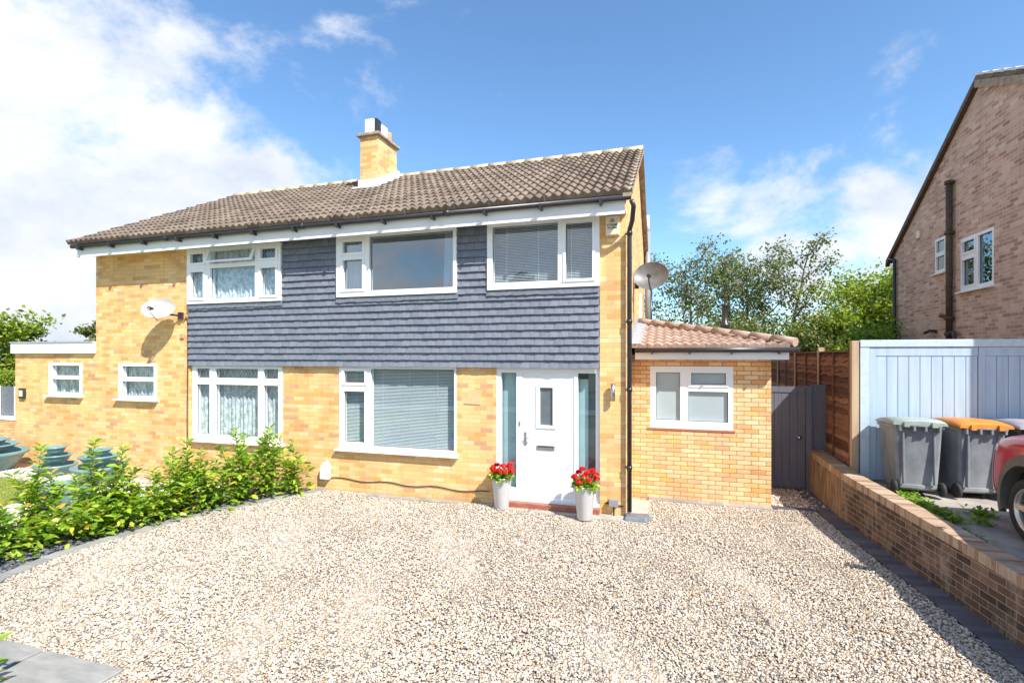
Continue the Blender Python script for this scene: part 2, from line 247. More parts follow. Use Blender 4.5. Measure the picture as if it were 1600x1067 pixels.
def special():
    # net curtain: lace pattern
    m, t = newmat('net_curtain')
    o = t.n('ShaderNodeTexCoord').outputs['Object']
    v = t.n('ShaderNodeMapping', {0: o, 3: (1, 1, 0.55)}).outputs[0]
    n = t.n('ShaderNodeTexNoise', {'Vector': v, 'Scale': 17, 'Detail': 4, 'Roughness': 0.7}).outputs[0]
    col = t.ramp(n, [(0.38, (0.34, 0.36, 0.36)), (0.5, (0.56, 0.58, 0.58)), (0.62, (0.76, 0.77, 0.77))])
    finish(t, col, 0.9); M['net'] = m
    # tile hanging: slate blue grey clay tiles
    m, t = newmat('slate_blue_hung_tile')
    r = t.n('ShaderNodeNewGeometry').outputs['Random Per Island']
    o = t.n('ShaderNodeTexCoord').outputs['Object']
    n = t.n('ShaderNodeTexNoise', {'Vector': o, 'Scale': 26, 'Detail': 6, 'Roughness': 0.7}).outputs[0]
    col = t.ramp(r, [(0, (0.145, 0.162, 0.204)), (0.5, (0.162, 0.180, 0.224)), (1, (0.182, 0.200, 0.244))])
    col = t.mix(0.5, col, t.ramp(n, [(0.3, (0.75, 0.75, 0.75)), (0.7, (1.2, 1.2, 1.2))]), 'MULTIPLY')
    finish(t, col, 0.55, n, 0.3, 0.004); M['slate_tile'] = m
    # roof tiles
    for nm, key, st, lich in (('brown_roof_tile', 'rooftile', [(0, (0.135, 0.100, 0.078)), (0.4, (0.19, 0.145, 0.112)), (0.7, (0.23, 0.178, 0.138)), (1, (0.115, 0.088, 0.070))], True),
                              ('pink_terracotta_tile', 'terratile', [(0, (0.39, 0.275, 0.22)), (0.5, (0.32, 0.215, 0.17)), (1, (0.47, 0.36, 0.30))], False)):
        m, t = newmat(nm)
        uv = t.n('ShaderNodeTexCoord').outputs['UV']
        b = t.n('ShaderNodeTexBrick', {'Vector': uv, 'Color1': (0, 0, 0, 1), 'Color2': (1, 1, 1, 1), 'Mortar': (0.4, 0.4, 0.4, 1), 'Scale': 1.0, 'Mortar Size': 0.002, 'Bias': 0.0, 'Brick Width': 0.30, 'Row Height': 0.33})
        b.offset = 0.0
        col = t.ramp(b.outputs[0], st)
        n = t.n('ShaderNodeTexNoise', {'Vector': uv, 'Scale': 16, 'Detail': 8, 'Roughness': 0.7}).outputs[0]
        col = t.mix(0.7, col, t.ramp(n, [(0.32, (0.55, 0.55, 0.55)), (0.5, (0.95, 0.95, 0.95)), (0.66, (1.3, 1.28, 1.22))]), 'MULTIPLY')
        if lich:
            n3 = t.n('ShaderNodeTexNoise', {'Vector': uv, 'Scale': 7, 'Detail': 8, 'Roughness': 0.8}).outputs[0]
            col = t.mix(t.n('ShaderNodeMapRange', {0: n3, 1: 0.62, 2: 0.72, 4: 0.6}).outputs[0], col, (0.42, 0.37, 0.28))
        finish(t, col, 0.85, n, 0.4, 0.008); M[key] = m
    # ridge tiles with orange lichen
    m, t = newmat('lichened_ridge_tile')
    o = t.n('ShaderNodeTexCoord').outputs['Object']
    n = t.n('ShaderNodeTexNoise', {'Vector': o, 'Scale': 4, 'Detail': 8, 'Roughness': 0.75}).outputs[0]
    finish(t, t.ramp(n, [(0.35, (0.36, 0.29, 0.20)), (0.52, (0.52, 0.44, 0.30)), (0.66, (0.66, 0.38, 0.09))]), 0.9, n, 0.4, 0.01); M['ridge'] = m
    # gravel sheet under the scattered stones
    for key, nm, sc, st in (('gravelbase', 'gravel_bed', 52, STONE), ('palebase', 'pale_gravel_bed', 50, [(0, (0.7, 0.64, 0.58)), (1, (0.82, 0.78, 0.74))]),
                            ('slatebase', 'slate_bed', 34, [(0, (0.05, 0.052, 0.065)), (0.7, (0.12, 0.125, 0.15)), (1, (0.24, 0.25, 0.28))])):
        m, t = newmat(nm)
        o = t.n('ShaderNodeTexCoord').outputs['Object']
        vo = t.n('ShaderNodeTexVoronoi', {'Vector': o, 'Scale': sc, 'Randomness': 1.0})
        rr = t.n('ShaderNodeSeparateColor', {0: vo.outputs['Color']}).outputs[0]
        col = t.ramp(rr, st)
        edge = t.ramp(vo.outputs['Distance'], [(0.3, (1, 1, 1)), (0.75, (0.45, 0.42, 0.4))])
        col = t.mix(1.0, col, edge, 'MULTIPLY')
        finish(t, col, 0.85, t.math('SUBTRACT', 1.0, vo.outputs['Distance']), 0.9, 0.02); M[key] = m
    # charcoal block paving laid in short blocks
    M['blocks'] = brickmat('charcoal_block', [(0, (0.085, 0.09, 0.11)), (0.5, (0.115, 0.12, 0.14)), (1, (0.15, 0.155, 0.175))], (0.06, 0.06, 0.065), bw=0.10, rh=0.30, ms=0.003, off=0.0, rough=0.7, bstr=0.4)
    M['blocks_pale'] = brickmat('grey_block', [(0, (0.24, 0.245, 0.25)), (0.5, (0.31, 0.31, 0.31)), (1, (0.38, 0.38, 0.37))], (0.2, 0.19, 0.18), bw=0.20, rh=0.30, ms=0.003, off=0.0, rough=0.7, bstr=0.4)
    M['pave'] = brickmat('terracotta_paving', [(0, (0.50, 0.30, 0.20)), (0.5, (0.60, 0.40, 0.28)), (1, (0.66, 0.46, 0.34))], (0.5, 0.42, 0.34), bw=0.4, rh=0.4, ms=0.008, off=0.5)
special()

# ------------------------------------------------------------------ mesh helpers
def tagit(o, label=None, cat=None, group=None, kind=None):
    if label: o['label'] = label
    if cat: o['category'] = cat
    if group: o['group'] = group
    if kind: o['kind'] = kind
    return o
def empty(name, label, cat, loc=(0, 0, 0), group=None, rz=0):
    o = bpy.data.objects.new(name, None); COL.objects.link(o); o.location = loc; o.rotation_euler = (0, 0, rz)
    o.empty_display_size = 0.2
    return tagit(o, label, cat, group)
def link(name, me, parent=None):
    o = bpy.data.objects.new(name, me); COL.objects.link(o)
    if parent is not None:
        o.parent = parent
    return o
class MB:
    def __init__(s, tf=None): s.v = []; s.f = []; s.mi = []; s.uv = {}; s.tf = tf; s.sm = set()
    def vert(s, p):
        s.v.append(tuple(s.tf(*p)) if s.tf else tuple(p)); return len(s.v) - 1
    def face(s, idx, mi=0, uv=None, smooth=False):
        s.f.append(tuple(idx)); s.mi.append(mi)
        if uv: s.uv[len(s.f) - 1] = uv
        if smooth: s.sm.add(len(s.f) - 1)
    def box(s, x0, x1, y0, y1, z0, z1, mi=0, m=None):
        c = [(x0, y0, z0), (x1, y0, z0), (x1, y1, z0), (x0, y1, z0), (x0, y0, z1), (x1, y0, z1), (x1, y1, z1), (x0, y1, z1)]
        if m is not None: c = [tuple(m @ Vector(p)) for p in c]
        b = [s.vert(p) for p in c]
        for q in ((0, 3, 2, 1), (4, 5, 6, 7), (0, 1, 5, 4), (1, 2, 6, 5), (2, 3, 7, 6), (3, 0, 4, 7)): s.face([b[i] for i in q], mi)
    def tube(s, pts, r, seg=10, mi=0, cap=True, smooth=True):
        pts = [Vector(p) for p in pts]; rs = r if isinstance(r, (list, tuple)) else [r] * len(pts)
        rings = []; prev = None
        for i, p in enumerate(pts):
            d = (pts[min(i + 1, len(pts) - 1)] - pts[max(i - 1, 0)]).normalized()
            a = prev - d * prev.dot(d) if prev is not None else (Vector((0, 0, 1)).cross(d) if abs(d.z) < 0.95 else Vector((1, 0, 0)).cross(d))
            a.normalize(); prev = a; b = d.cross(a)
            rings.append([s.vert(p + (a * math.cos(2 * math.pi * k / seg) + b * math.sin(2 * math.pi * k / seg)) * rs[i]) for k in range(seg)])
        for i in range(len(rings) - 1):
            for k in range(seg):
                s.face([rings[i][k], rings[i][(k + 1) % seg], rings[i + 1][(k + 1) % seg], rings[i + 1][k]], mi, smooth=smooth)
        if cap: s.face(rings[0][::-1], mi); s.face(rings[-1], mi)
    def lathe(s, prof, seg=28, mi=0, m=None, smooth=True, cap=False):
        rings = []
        for r, z in prof:
            ring = []
            for k in range(seg):
                p = Vector((r * math.cos(2 * math.pi * k / seg), r * math.sin(2 * math.pi * k / seg), z))
                ring.append(s.vert(m @ p if m is not None else p))
            rings.append(ring)
        for i in range(len(rings) - 1):
            for k in range(seg):
                s.face([rings[i][k], rings[i][(k + 1) % seg], rings[i + 1][(k + 1) % seg], rings[i + 1][k]], mi, smooth=smooth)
        if cap: s.face(rings[0][::-1], mi); s.face(rings[-1], mi)
    def prism(s, poly, fn0, fn1, mi=0):
        a = [s.vert(fn0(*p)) for p in poly]; b = [s.vert(fn1(*p)) for p in poly]; n = len(poly)
        s.face(a[::-1], mi); s.face(b, mi)
        for i in range(n): s.face([a[i], a[(i + 1) % n], b[(i + 1) % n], b[i]], mi)
    def build(s, name, mats, parent=None, bevel=0, uvbox=True, subsurf=0, recalc=True, autosm=False):
        me = bpy.data.meshes.new(name); me.from_pydata(s.v, [], s.f)
        if not isinstance(mats, (list, tuple)): mats = [mats]
        for mt in mats: me.materials.append(mt)
        me.polygons.foreach_set('material_index', s.mi)
        me.polygons.foreach_set('use_smooth', [i in s.sm for i in range(len(s.f))])
        uvl = me.uv_layers.new(name='UVMap')
        me.update()
        for p in me.polygons:
            if p.index in s.uv:
                for li, uv in zip(p.loop_indices, s.uv[p.index]): uvl.data[li].uv = uv
            else:
                n = p.normal; ax, ay, az = abs(n.x), abs(n.y), abs(n.z)
                for li in p.loop_indices:
                    c = me.vertices[me.loops[li].vertex_index].co
                    uvl.data[li].uv = (c.y, c.z) if ax >= ay and ax >= az else ((c.x, c.z) if ay >= az else (c.x, c.y))
        if recalc and len(s.f) < 60000:
            bm = bmesh.new(); bm.from_mesh(me); bmesh.ops.recalc_face_normals(bm, faces=bm.faces); bm.to_mesh(me); bm.free()
        o = link(name, me, parent)
        if parent is not None and parent.type == 'EMPTY' and parent.matrix_basis != Matrix.Identity(4) and not getattr(s, 'local', False):
            o.matrix_parent_inverse = parent.matrix_basis.inverted()
        if bevel:
            b = o.modifiers.new('bevel', 'BEVEL'); b.width = bevel; b.segments = 2; b.limit_method = 'ANGLE'; b.angle_limit = R(40)
        if subsurf:
            b = o.modifiers.new('sub', 'SUBSURF'); b.levels = subsurf; b.render_levels = subsurf
        return o
def np_mesh(name, V, faces_n, loops, mat, parent=None, smooth=False):
    me = bpy.data.meshes.new(name)
    me.vertices.add(len(V)); me.vertices.foreach_set('co', np.ascontiguousarray(V, dtype=np.float32).ravel())
    me.loops.add(len(loops)); me.loops.foreach_set('vertex_index', np.ascontiguousarray(loops, dtype=np.int32))
    me.polygons.add(len(faces_n)); st = np.concatenate([[0], np.cumsum(faces_n)[:-1]]).astype(np.int32)
    me.polygons.foreach_set('loop_start', st); me.polygons.foreach_set('loop_total', np.asarray(faces_n, dtype=np.int32))
    if smooth: me.polygons.foreach_set('use_smooth', np.ones(len(faces_n), dtype=bool))
    me.materials.append(mat); me.update(calc_edges=True)
    o = link(name, me, parent)
    return o
def inpoly(x, y, poly):
    inside = np.zeros(len(x), dtype=bool); n = len(poly)
    for i in range(n):
        x0, y0 = poly[i]; x1, y1 = poly[(i + 1) % n]
        c = ((y0 > y) != (y1 > y)) & (x < (x1 - x0) * (y - y0) / (y1 - y0 + 1e-12) + x0)
        inside ^= c
    return inside
bm = bmesh.new(); bmesh.ops.create_icosphere(bm, subdivisions=1, radius=1.0)
ICO_V = np.array([v.co[:] for v in bm.verts]); ICO_F = np.array([[v.index for v in f.verts] for f in bm.faces]); bm.free()
def stones(name, poly, dens, size, mat, z=0.0, flat=0.55, denfn=None, tilt=0.5):
    xs = [p[0] for p in poly]; ys = [p[1] for p in poly]
    A = (max(xs) - min(xs)) * (max(ys) - min(ys)); n = int(A * dens)
    x = RNG.uniform(min(xs), max(xs), n); y = RNG.uniform(min(ys), max(ys), n)
    k = inpoly(x, y, poly)
    if denfn is not None: k &= RNG.uniform(0, 1, n) < denfn(x, y)
    x, y = x[k], y[k]; n = len(x)
    s = size * np.exp(RNG.normal(0, 0.28, n)) * 0.5
    sc = np.stack([s * RNG.uniform(0.9, 1.5, n), s * RNG.uniform(0.7, 1.05, n), s * flat * RNG.uniform(0.8, 1.4, n)], 1)
    V = ICO_V[None] * RNG.uniform(0.78, 1.18, (n, len(ICO_V), 1)) * sc[:, None, :]
    a = RNG.uniform(0, 6.283, n); tx = RNG.normal(0, tilt, n)
    ct, stt = np.cos(tx)[:, None], np.sin(tx)[:, None]
    Y = V[..., 1] * ct - V[..., 2] * stt; Z = V[..., 1] * stt + V[..., 2] * ct
    ca, sa = np.cos(a)[:, None], np.sin(a)[:, None]
    X2 = V[..., 0] * ca - Y * sa; Y2 = V[..., 0] * sa + Y * ca
    und = 0.010 * np.sin(x * 2.1 + 1.3 * np.sin(y * 1.1)) * np.sin(y * 1.7 + 0.8) + 0.006 * np.sin(x * 5.3 + y * 3.1) if dens > 2000 else np.zeros(n)
    P = np.stack([X2 + x[:, None], Y2 + y[:, None], Z + z + und[:, None] + s[:, None] * 0.25 + RNG.uniform(0, 0.006, (n, 1))], 2).reshape(-1, 3)
    L = (ICO_F[None] + (np.arange(n) * len(ICO_V))[:, None, None]).reshape(-1)
    return np_mesh(name, P, np.full(n * len(ICO_F), 3), L, mat)

def leaves(name, P, D, N, L, W, mat, parent=None, rich=True, curl=0.15):
    """P base points, D directions, N up normals, L lengths, W half widths"""
    P, D, N = map(lambda a: np.asarray(a, dtype=float), (P, D, N)); n = len(P)
    D /= np.linalg.norm(D, axis=1, keepdims=True) + 1e-9
    S = np.cross(D, N); S /= np.linalg.norm(S, axis=1, keepdims=True) + 1e-9
    U = np.cross(S, D); L = np.asarray(L)[:, None]; W = np.asarray(W)[:, None]
    if rich:
        tmpl = [(0, 0, 0), (0.3, -0.85, 0.10), (0.3, 0, 0), (0.3, 0.85, 0.10), (0.68, -0.8, 0.02), (0.68, 0, -0.08), (0.68, 0.8, 0.02), (1, 0, -0.25)]
        F = [(0, 2, 1), (0, 3, 2), (1, 2, 5, 4), (2, 3, 6, 5), (4, 5, 7), (5, 6, 7)]
    else:
        tmpl = [(0, 0, 0), (0.5, -1, 0.05), (1, 0, -0.1), (0.5, 1, 0.05)]; F = [(0, 1, 2, 3)]
    V = np.stack([P + D * L * t + S * W * w_ + U * L * (u if rich else u) * curl * 4 for t, w_, u in tmpl], 1)
    k = len(tmpl)
    fl = np.concatenate([np.array(f) for f in F]); fn = np.array([len(f) for f in F])
    loops = (fl[None] + (np.arange(n) * k)[:, None]).reshape(-1)
    return np_mesh(name, V.reshape(-1, 3), np.tile(fn, n), loops, mat, parent, smooth=rich)

def cells(x0, x1, z0, z1, holes):
    xs = sorted({x0, x1, *[h[0] for h in holes], *[h[1] for h in holes]}); zs = sorted({z0, z1, *[h[2] for h in holes], *[h[3] for h in holes]})
    xs = [x for x in xs if x0 <= x <= x1]; zs = [z for z in zs if z0 <= z <= z1]
    for a, b in zip(xs, xs[1:]):
        run = None
        for c, d in zip(zs, zs[1:]):
            mx, mz = (a + b) / 2, (c + d) / 2
            if any(h[0] < mx < h[1] and h[2] < mz < h[3] for h in holes):
                if run: yield (a, b, *run); run = None
            else: run = (run[0], d) if run else (c, d)
        if run: yield (a, b, *run)

# ------------------------------------------------------------------ the setting: ground sheets
def sheet(name, poly, z, mat, kind='structure', label=None, thick=0.0):
    b = MB()
    if thick: b.prism(poly, lambda x, y: (x, y, z - thick), lambda x, y: (x, y, z))
    else: b.face([b.vert((x, y, z)) for x, y in poly])
    o = b.build(name, mat, recalc=bool(thick)); tagit(o, label, None, None, kind); return o
def strip(name, path, wd, z, mat, h=0.05, side=1, kind='structure', parent=None, label=None):
    """block strip to one side of a path, uv u runs along the path"""
    b = MB(); d = 0; pts = [Vector((p[0], p[1])) for p in path]; off = []
    for i, p in enumerate(pts):
        t = (pts[min(i + 1, len(pts) - 1)] - pts[max(i - 1, 0)]).normalized(); off.append(p + Vector((-t.y, t.x)) * wd * side)
    for i in range(len(pts) - 1):
        a, c = pts[i], pts[i + 1]; L = (c - a).length; o1, o2 = off[i], off[i + 1]
        q = [b.vert((*a, z)), b.vert((*c, z)), b.vert((*o2, z)), b.vert((*o1, z))]
        b.face(q, 0, [(d, 0.02), (d + L, 0.02), (d + L, 0.02 + wd), (d, 0.02 + wd)])
        for e, f in ((a, c), (o1, o2)):
            q = [b.vert((*e, z)), b.vert((*f, z)), b.vert((*f, z - h)), b.vert((*e, z - h))]
            b.face(q, 0, [(d, 0.02), (d + L, 0.02), (d + L, 0.02 + h), (d, 0.02 + h)])
        d += L
    for e, f in ((pts[0], off[0]), (pts[-1], off[-1])):
        b.face([b.vert((*e, z)), b.vert((*f, z)), b.vert((*f, z - h)), b.vert((*e, z - h))])
    o = b.build(name, mat, parent, recalc=False); tagit(o, label, None, None, kind); return o

sheet('ground', [(-700, -700), (700, -700), (700, 700), (-700, 700)], -0.06, M['field'])
WALLF = [(2.52, 10.6), (2.55, 8.8), (2.88, 5.44), (3.16, 2.5), (3.35, 0.4)]          # front face of the low wall
EDGE = [(-6.05, 7.96), (-6.35, 7.35), (-6.75, 6.6), (-7.02, 5.8), (-7.16, 5.0), (-7.2, 4.4), (-7.05, 3.75), (-6.6, 3.25), (-6.05, 2.93)]
GR = EDGE + [(-4.1, 2.93), (-4.1, -1.0), (3.2, -1.0), (3.1, 0.4), (2.91, 2.5), (2.63, 5.44), (2.30, 8.8), (2.28, 9.12), (1.65, 9.14), (1.65, 9.05), (-0.45, 9.05), (-0.45, 7.96)]
sheet('gravel_driveway', GR, -0.004, M['gravelbase'])
PASS = [(1.62, 9.30), (2.50, 9.30), (2.50, 14), (1.62, 14)]
sheet('gravel_path', PASS, -0.002, M['gravelbase'])
tagit(stones('gravel', GR, 5200, 0.0182, M['stone'], 0.004, denfn=lambda x, y: np.where(y < 2.2, 0.0, np.clip(1.25 - 0.1 * y, 0.55, 1))),
      'cream, tan and grey loose gravel covering the wide front driveway', 'gravel', None, 'stuff')
tagit(stones('gravel', [(1.68, 9.31), (2.50, 9.31), (2.50, 10.58), (1.68, 10.58)], 1700, 0.028, M['stone'], 0.002), 'shaded loose gravel in front of the grey side gate', 'gravel', None, 'stuff')
strip('block_edging', [(x, y) for x, y in EDGE[:-1]][::-1], 0.17, 0.028, M['blocks_pale'], side=1)
strip('block_edging', WALLF, 0.235, 0.02, M['blocks'], side=-1)
strip('block_edging', [(1.66, 9.14), (2.29, 9.14)], 0.15, 0.022, M['blocks'], side=1)
strip('block_edging', [(-6.1, 7.86), (-2.9, 7.86)], 0.12, 0.018, M['blocks_pale'], side=1)
strip('block_edging', [(-0.30, 9.06), (1.65, 9.06)], 0.185, 0.02, M['blocks_pale'], side=1)
sheet('concrete_pad', [(-1.2, 7.78), (-0.28, 7.78), (-0.28, 9.04), (-0.60, 9.04), (-0.60, 8.03), (-1.2, 8.03)], 0.018, M['concrete'], thick=0.05)
sheet('concrete_pad', [(-2.9, 7.84), (-1.22, 7.84), (-1.22, 8.06), (-2.9, 8.06)], 0.014, M['concrete'], thick=0.05)
for i, (a, c) in enumerate(((-6.05, -5.02), (-5.0, -4.1))):
    b = MB(); b.box(a, c - 0.01, 2.47, 2.93, -0.02, 0.03)
    tagit(b.build('paving_slab', M['slab'], bevel=0.008), None, None, None, 'structure')
BED = [(-6.22, 7.96), (-6.52, 7.28), (-6.92, 6.53), (-7.19, 5.78), (-7.33, 5.0), (-7.37, 4.36), (-7.2, 3.66), (-6.7, 3.12), (-6.05, 2.93), (-6.05, 2.47), (-4.1, 2.47), (-4.1, 1.2), (-9, 1.2), (-8.6, 3.0), (-8.35, 5.5), (-7.4, 7.5), (-7.2, 7.96)]
sheet('slate_bed', BED, -0.012, M['slatebase'])
tagit(stones('slate_chippings', BED, 900, 0.045, M['slatechip'], 0.0, 0.35, tilt=0.3), 'dark blue-grey slate chippings under the row of shrubs', 'chippings', None, 'stuff')
YARD = [(-7.2, 7.6), (-7.4, 7.5), (-8.35, 5.5), (-8.6, 3.0), (-9, 1.2), (-9.6, 1.2), (-10.6, 6.0), (-10.9, 6.75), (-13.5, 6.95), (-16, 7.0), (-16, 7.6)]
sheet('gravel_path', YARD, -0.016, M['palebase'])
tagit(stones('pale_gravel', YARD, 900, 0.028, M['stone_pale'], 0.0), 'pale pinkish gravel between the lawn and the paving on the left', 'gravel', None, 'stuff')
sheet('paved_path', [(-16, 7.6), (-7.2, 7.6), (-7.2, 8.05), (-16, 8.05)], -0.01, M['pave'])
LAWN = [(-9.6, 1.2), (-10.6, 6.0), (-10.9, 6.75), (-13.5, 6.95), (-20, 7.0), (-20, -2), (-9.6, -2)]
sheet('lawn', LAWN, -0.02, M['lawn'])
def grass():
    n = 26000
    x = RNG.uniform(-14.5, -9.6, n); y = RNG.uniform(3.5, 6.95, n); k = inpoly(x, y, LAWN); x, y = x[k], y[k]; n = len(x)
    P = np.stack([x, y, np.full(n, -0.02)], 1); D = np.stack([RNG.normal(0, .35, n), RNG.normal(0, .35, n), np.ones(n)], 1); N = RNG.normal(0, 1, (n, 3))
    tagit(leaves('grass', P, D, N, RNG.uniform(.03, .06, n), np.full(n, .004), M['grassblade'], rich=False), 'short sunlit grass of the left lawn', 'grass', None, 'stuff')
grass()
sheet('road', [(-60, -14), (60, -14), (60, -7), (-60, -7)], -0.03, M['asphalt'])
sheet('pavement', [(-60, -7), (60, -7), (60, -5), (-60, -5)], 0.0, M['concrete'], thick=0.12)
# the neighbour's higher drive
sheet('neighbour_driveway', [(3.32, 0.4), (3.1, 3.0), (3.06, 5.44), (2.75, 8.8), (2.72, 9.6), (13, 9.6), (13, -3), (3.4, -3)], 0.52, M['drive'], thick=0.62)
sheet('neighbour_driveway', [(2.74, 9.6), (13, 9.6), (13, 18), (2.74, 18)], 0.51, M['field'], thick=0.6)
# ------------------------------------------------------------------ main house
HX0, HX1, FY, BY = -12.12, -0.61, 8.05, 14.85
EAVE = (7.60, 4.90); RIDGE = (11.45, 7.00)
SL = (RIDGE[1] - EAVE[1]) / (RIDGE[0] - EAVE[0])
house = empty('semi_detached_house', 'yellow brick semi-detached house with dark slate-blue tile cladding and brown tiled roof', 'house', (-6.4, 11.4, 0))
def front(y0): return lambda u, v, w_: (u, y0 - w_, v)
def side(x0): return lambda u, v, w_: (x0 - w_, u, v)      # wall facing -X, u = world Y

W = dict(w1=(-9.43, -7.09, 3.56, 4.68), w2=(-5.84, -3.44, 3.58, 4.69), w3=(-2.88, -1.01, 3.60, 4.70), w4=(-9.38, -7.12, 0.78, 2.30),
         w5=(-5.84, -3.48, 0.78, 2.30), w6=(-13.63, -12.55, 1.60, 2.34), w7=(-11.43, -10.32, 1.57, 2.34), door=(-2.75, -1.01, 0.10, 2.30))
holes = [W[k] for k in W]
b = MB()
RECX = (-9.44, -1.005)
for a, c, d, e in cells(HX0, HX1, -0.05, 4.72, holes):
    rec = a >= RECX[0] - 1e-6 and c <= RECX[1] + 1e-6
    b.box(a, c, FY + (0.04 if rec else 0), FY + 0.28, d, e)
for a, c, d, e in cells(-14.80, HX0, -0.05, 2.60, holes): b.box(a, c, FY, FY + 0.28, d, e)
b.box(-14.80, -14.6, FY + 0.28, 12, -0.05, 2.60)                       # annex side
b.box(-14.6, HX0, 11.75, 12, -0.05, 2.60)
zr = lambda y: RIDGE[1] - SL * abs(y - RIDGE[0]) - 0.09
b.box(HX0, HX0 + 0.25, FY + 0.28, BY - 0.25, -0.05, 4.72)
for X0, X1 in ((HX1 - 0.25, HX1),):                 # gables
    poly = [(FY + 0.28, -0.05), (BY - 0.25, -0.05), (BY - 0.25, zr(BY - 0.25)), (RIDGE[0], zr(RIDGE[0])), (FY + 0.28, zr(FY + 0.28))]
    b.prism(poly, lambda y, z: (X0, y, z), lambda y, z: (X1, y, z))
    b.prism([(FY + 0.01, 4.72), (FY + 0.28, 4.72), (FY + 0.28, zr(FY + 0.28)), (FY + 0.01, zr(FY + 0.01))], lambda y, z: (X0, y, z), lambda y, z: (X1, y, z))
b.box(HX0, HX1, BY - 0.25, BY, -0.05, 4.72)
b.build('wall', M['brick'], house)
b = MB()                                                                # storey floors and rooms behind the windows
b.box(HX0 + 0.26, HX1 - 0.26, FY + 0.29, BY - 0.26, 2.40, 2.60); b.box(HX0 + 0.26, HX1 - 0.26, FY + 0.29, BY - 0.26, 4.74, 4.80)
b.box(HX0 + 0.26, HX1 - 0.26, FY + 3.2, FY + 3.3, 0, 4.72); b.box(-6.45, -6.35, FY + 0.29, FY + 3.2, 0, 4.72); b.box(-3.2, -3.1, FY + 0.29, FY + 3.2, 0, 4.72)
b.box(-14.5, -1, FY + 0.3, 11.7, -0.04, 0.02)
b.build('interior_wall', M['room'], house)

def window(parent, rect, tf, panes, back='net', fw=0.055, sill=None, proud=0.012, glass='glass', dep=0.10, extra=None):
    x0, x1, z0, z1 = rect
    fr = MB(tf); hs = [(p[0], p[1], p[2], p[3]) for p in panes]
    for a, c, d, e in cells(x0, x1, z0, z1, hs): fr.box(a, c, d, e, -dep, proud) if False else fr.box(a, c, d, e, -dep, proud)
    gl = MB(tf)
    for p in panes:
        sash = len(p) > 4 and p[4] == 's'; tilt = len(p) > 4 and p[4] == 'open'
        m = 0.026 if (sash or tilt) else 0.0
        if tilt:
            # top-hung light standing ajar
            ang = R(24); H_ = p[3] - p[2]
            def mp(u, v, ww, p=p, ang=ang):
                dz = p[3] - v; return (u, p[3] - dz * math.cos(ang) - ww * 0, 0.012 + dz * math.sin(ang) + ww)
            for a, c, d, e in cells(p[0] - 0.02, p[1] + 0.02, p[2] - 0.02, p[3], [(p[0] + m, p[1] - m, p[2] + m, p[3] - m)]):
                q = [(a, d, 0), (c, d, 0), (c, e, 0), (a, e, 0), (a, d, 0.04), (c, d, 0.04), (c, e, 0.04), (a, e, 0.04)]
                ids = [fr.vert(mp(*k)) for k in q]
                for f in ((0, 3, 2, 1), (4, 5, 6, 7), (0, 1, 5, 4), (1, 2, 6, 5), (2, 3, 7, 6), (3, 0, 4, 7)): fr.face([ids[i] for i in f])
            ids = [gl.vert(mp(*k)) for k in ((p[0] + m, p[2] + m, 0.02), (p[1] - m, p[2] + m, 0.02), (p[1] - m, p[3] - m, 0.02), (p[0] + m, p[3] - m, 0.02))]
            gl.face(ids); continue
        if sash:
            for a, c, d, e in cells(p[0] - 0.018, p[1] + 0.018, p[2] - 0.018, p[3] + 0.018, [(p[0] + m, p[1] - m, p[2] + m, p[3] - m)]):
                fr.box(a, c, d, e, -0.04, proud + 0.016)
        ids = [gl.vert(k) for k in ((p[0] + m, p[2] + m, -0.03), (p[1] - m, p[2] + m, -0.03), (p[1] - m, p[3] - m, -0.03), (p[0] + m, p[3] - m, -0.03))]
        gl.face(ids)
        gs = MB(tf)                                                     # dark gasket line round each pane
        g = 0.008
        for a, c, d, e in cells(p[0] + m, p[1] - m, p[2] + m, p[3] - m, [(p[0] + m + g, p[1] - m - g, p[2] + m + g, p[3] - m - g)]):
            fr.box(a, c, d, e, -0.028, -0.022, 1)
    f = fr.build('window', [M['white'], M['black']], parent)
    gl.build('pane', M[glass] if isinstance(glass, str) else glass, f, recalc=False)
    if sill:
        s = MB(tf); mt = M['white'] if sill is True else M[sill]
        s.box(x0 - 0.05, x1 + 0.05, z0 - 0.035, z0 + 0.0, -0.04, 0.10); s.build('sill', mt, f, bevel=0.006)
    if back == 'net':
        c = MB(tf); n = 90; zz = [z0 + 0.03, z1 - 0.03]
        cols = []
        for i in range(n + 1):
            u = x0 + 0.03 + (x1 - x0 - 0.06) * i / n; d = -0.15 + 0.022 * math.sin(u * 62) + 0.012 * math.sin(u * 23 + 1)
            cols.append([c.vert((u, z, d)) for z in zz])
        for i in range(n): c.face([cols[i][0], cols[i + 1][0], cols[i + 1][1], cols[i][1]], smooth=True)
        c.build('net_curtain', M['net'], f, recalc=False)
    if back == 'blind':
        c = MB(tf); z = z0 + 0.03
        while z < z1 - 0.03:
            ids = [c.vert(k) for k in ((x0 + 0.03, z, -0.115), (x1 - 0.03, z, -0.115), (x1 - 0.03, z + 0.016, -0.137), (x0 + 0.03, z + 0.016, -0.137))]
            c.face(ids); z += 0.026
        k = x0 + 0.3
        while k < x1 - 0.1:
            c.box(k, k + 0.006, z0 + 0.02, z1 - 0.02, -0.113, -0.111); k += 0.55
        c.build('blind', M['blind'], f, recalc=False)
    if extra: extra(f)
    return f
def rel(r, lst):
    """pane rects given as fractions"""
    x0, x1, z0, z1 = r; o = []
    for p in lst: o.append((x0 + p[0] * (x1 - x0), x0 + p[1] * (x1 - x0), z0 + p[2] * (z1 - z0), z0 + p[3] * (z1 - z0), *p[4:]))
    return o
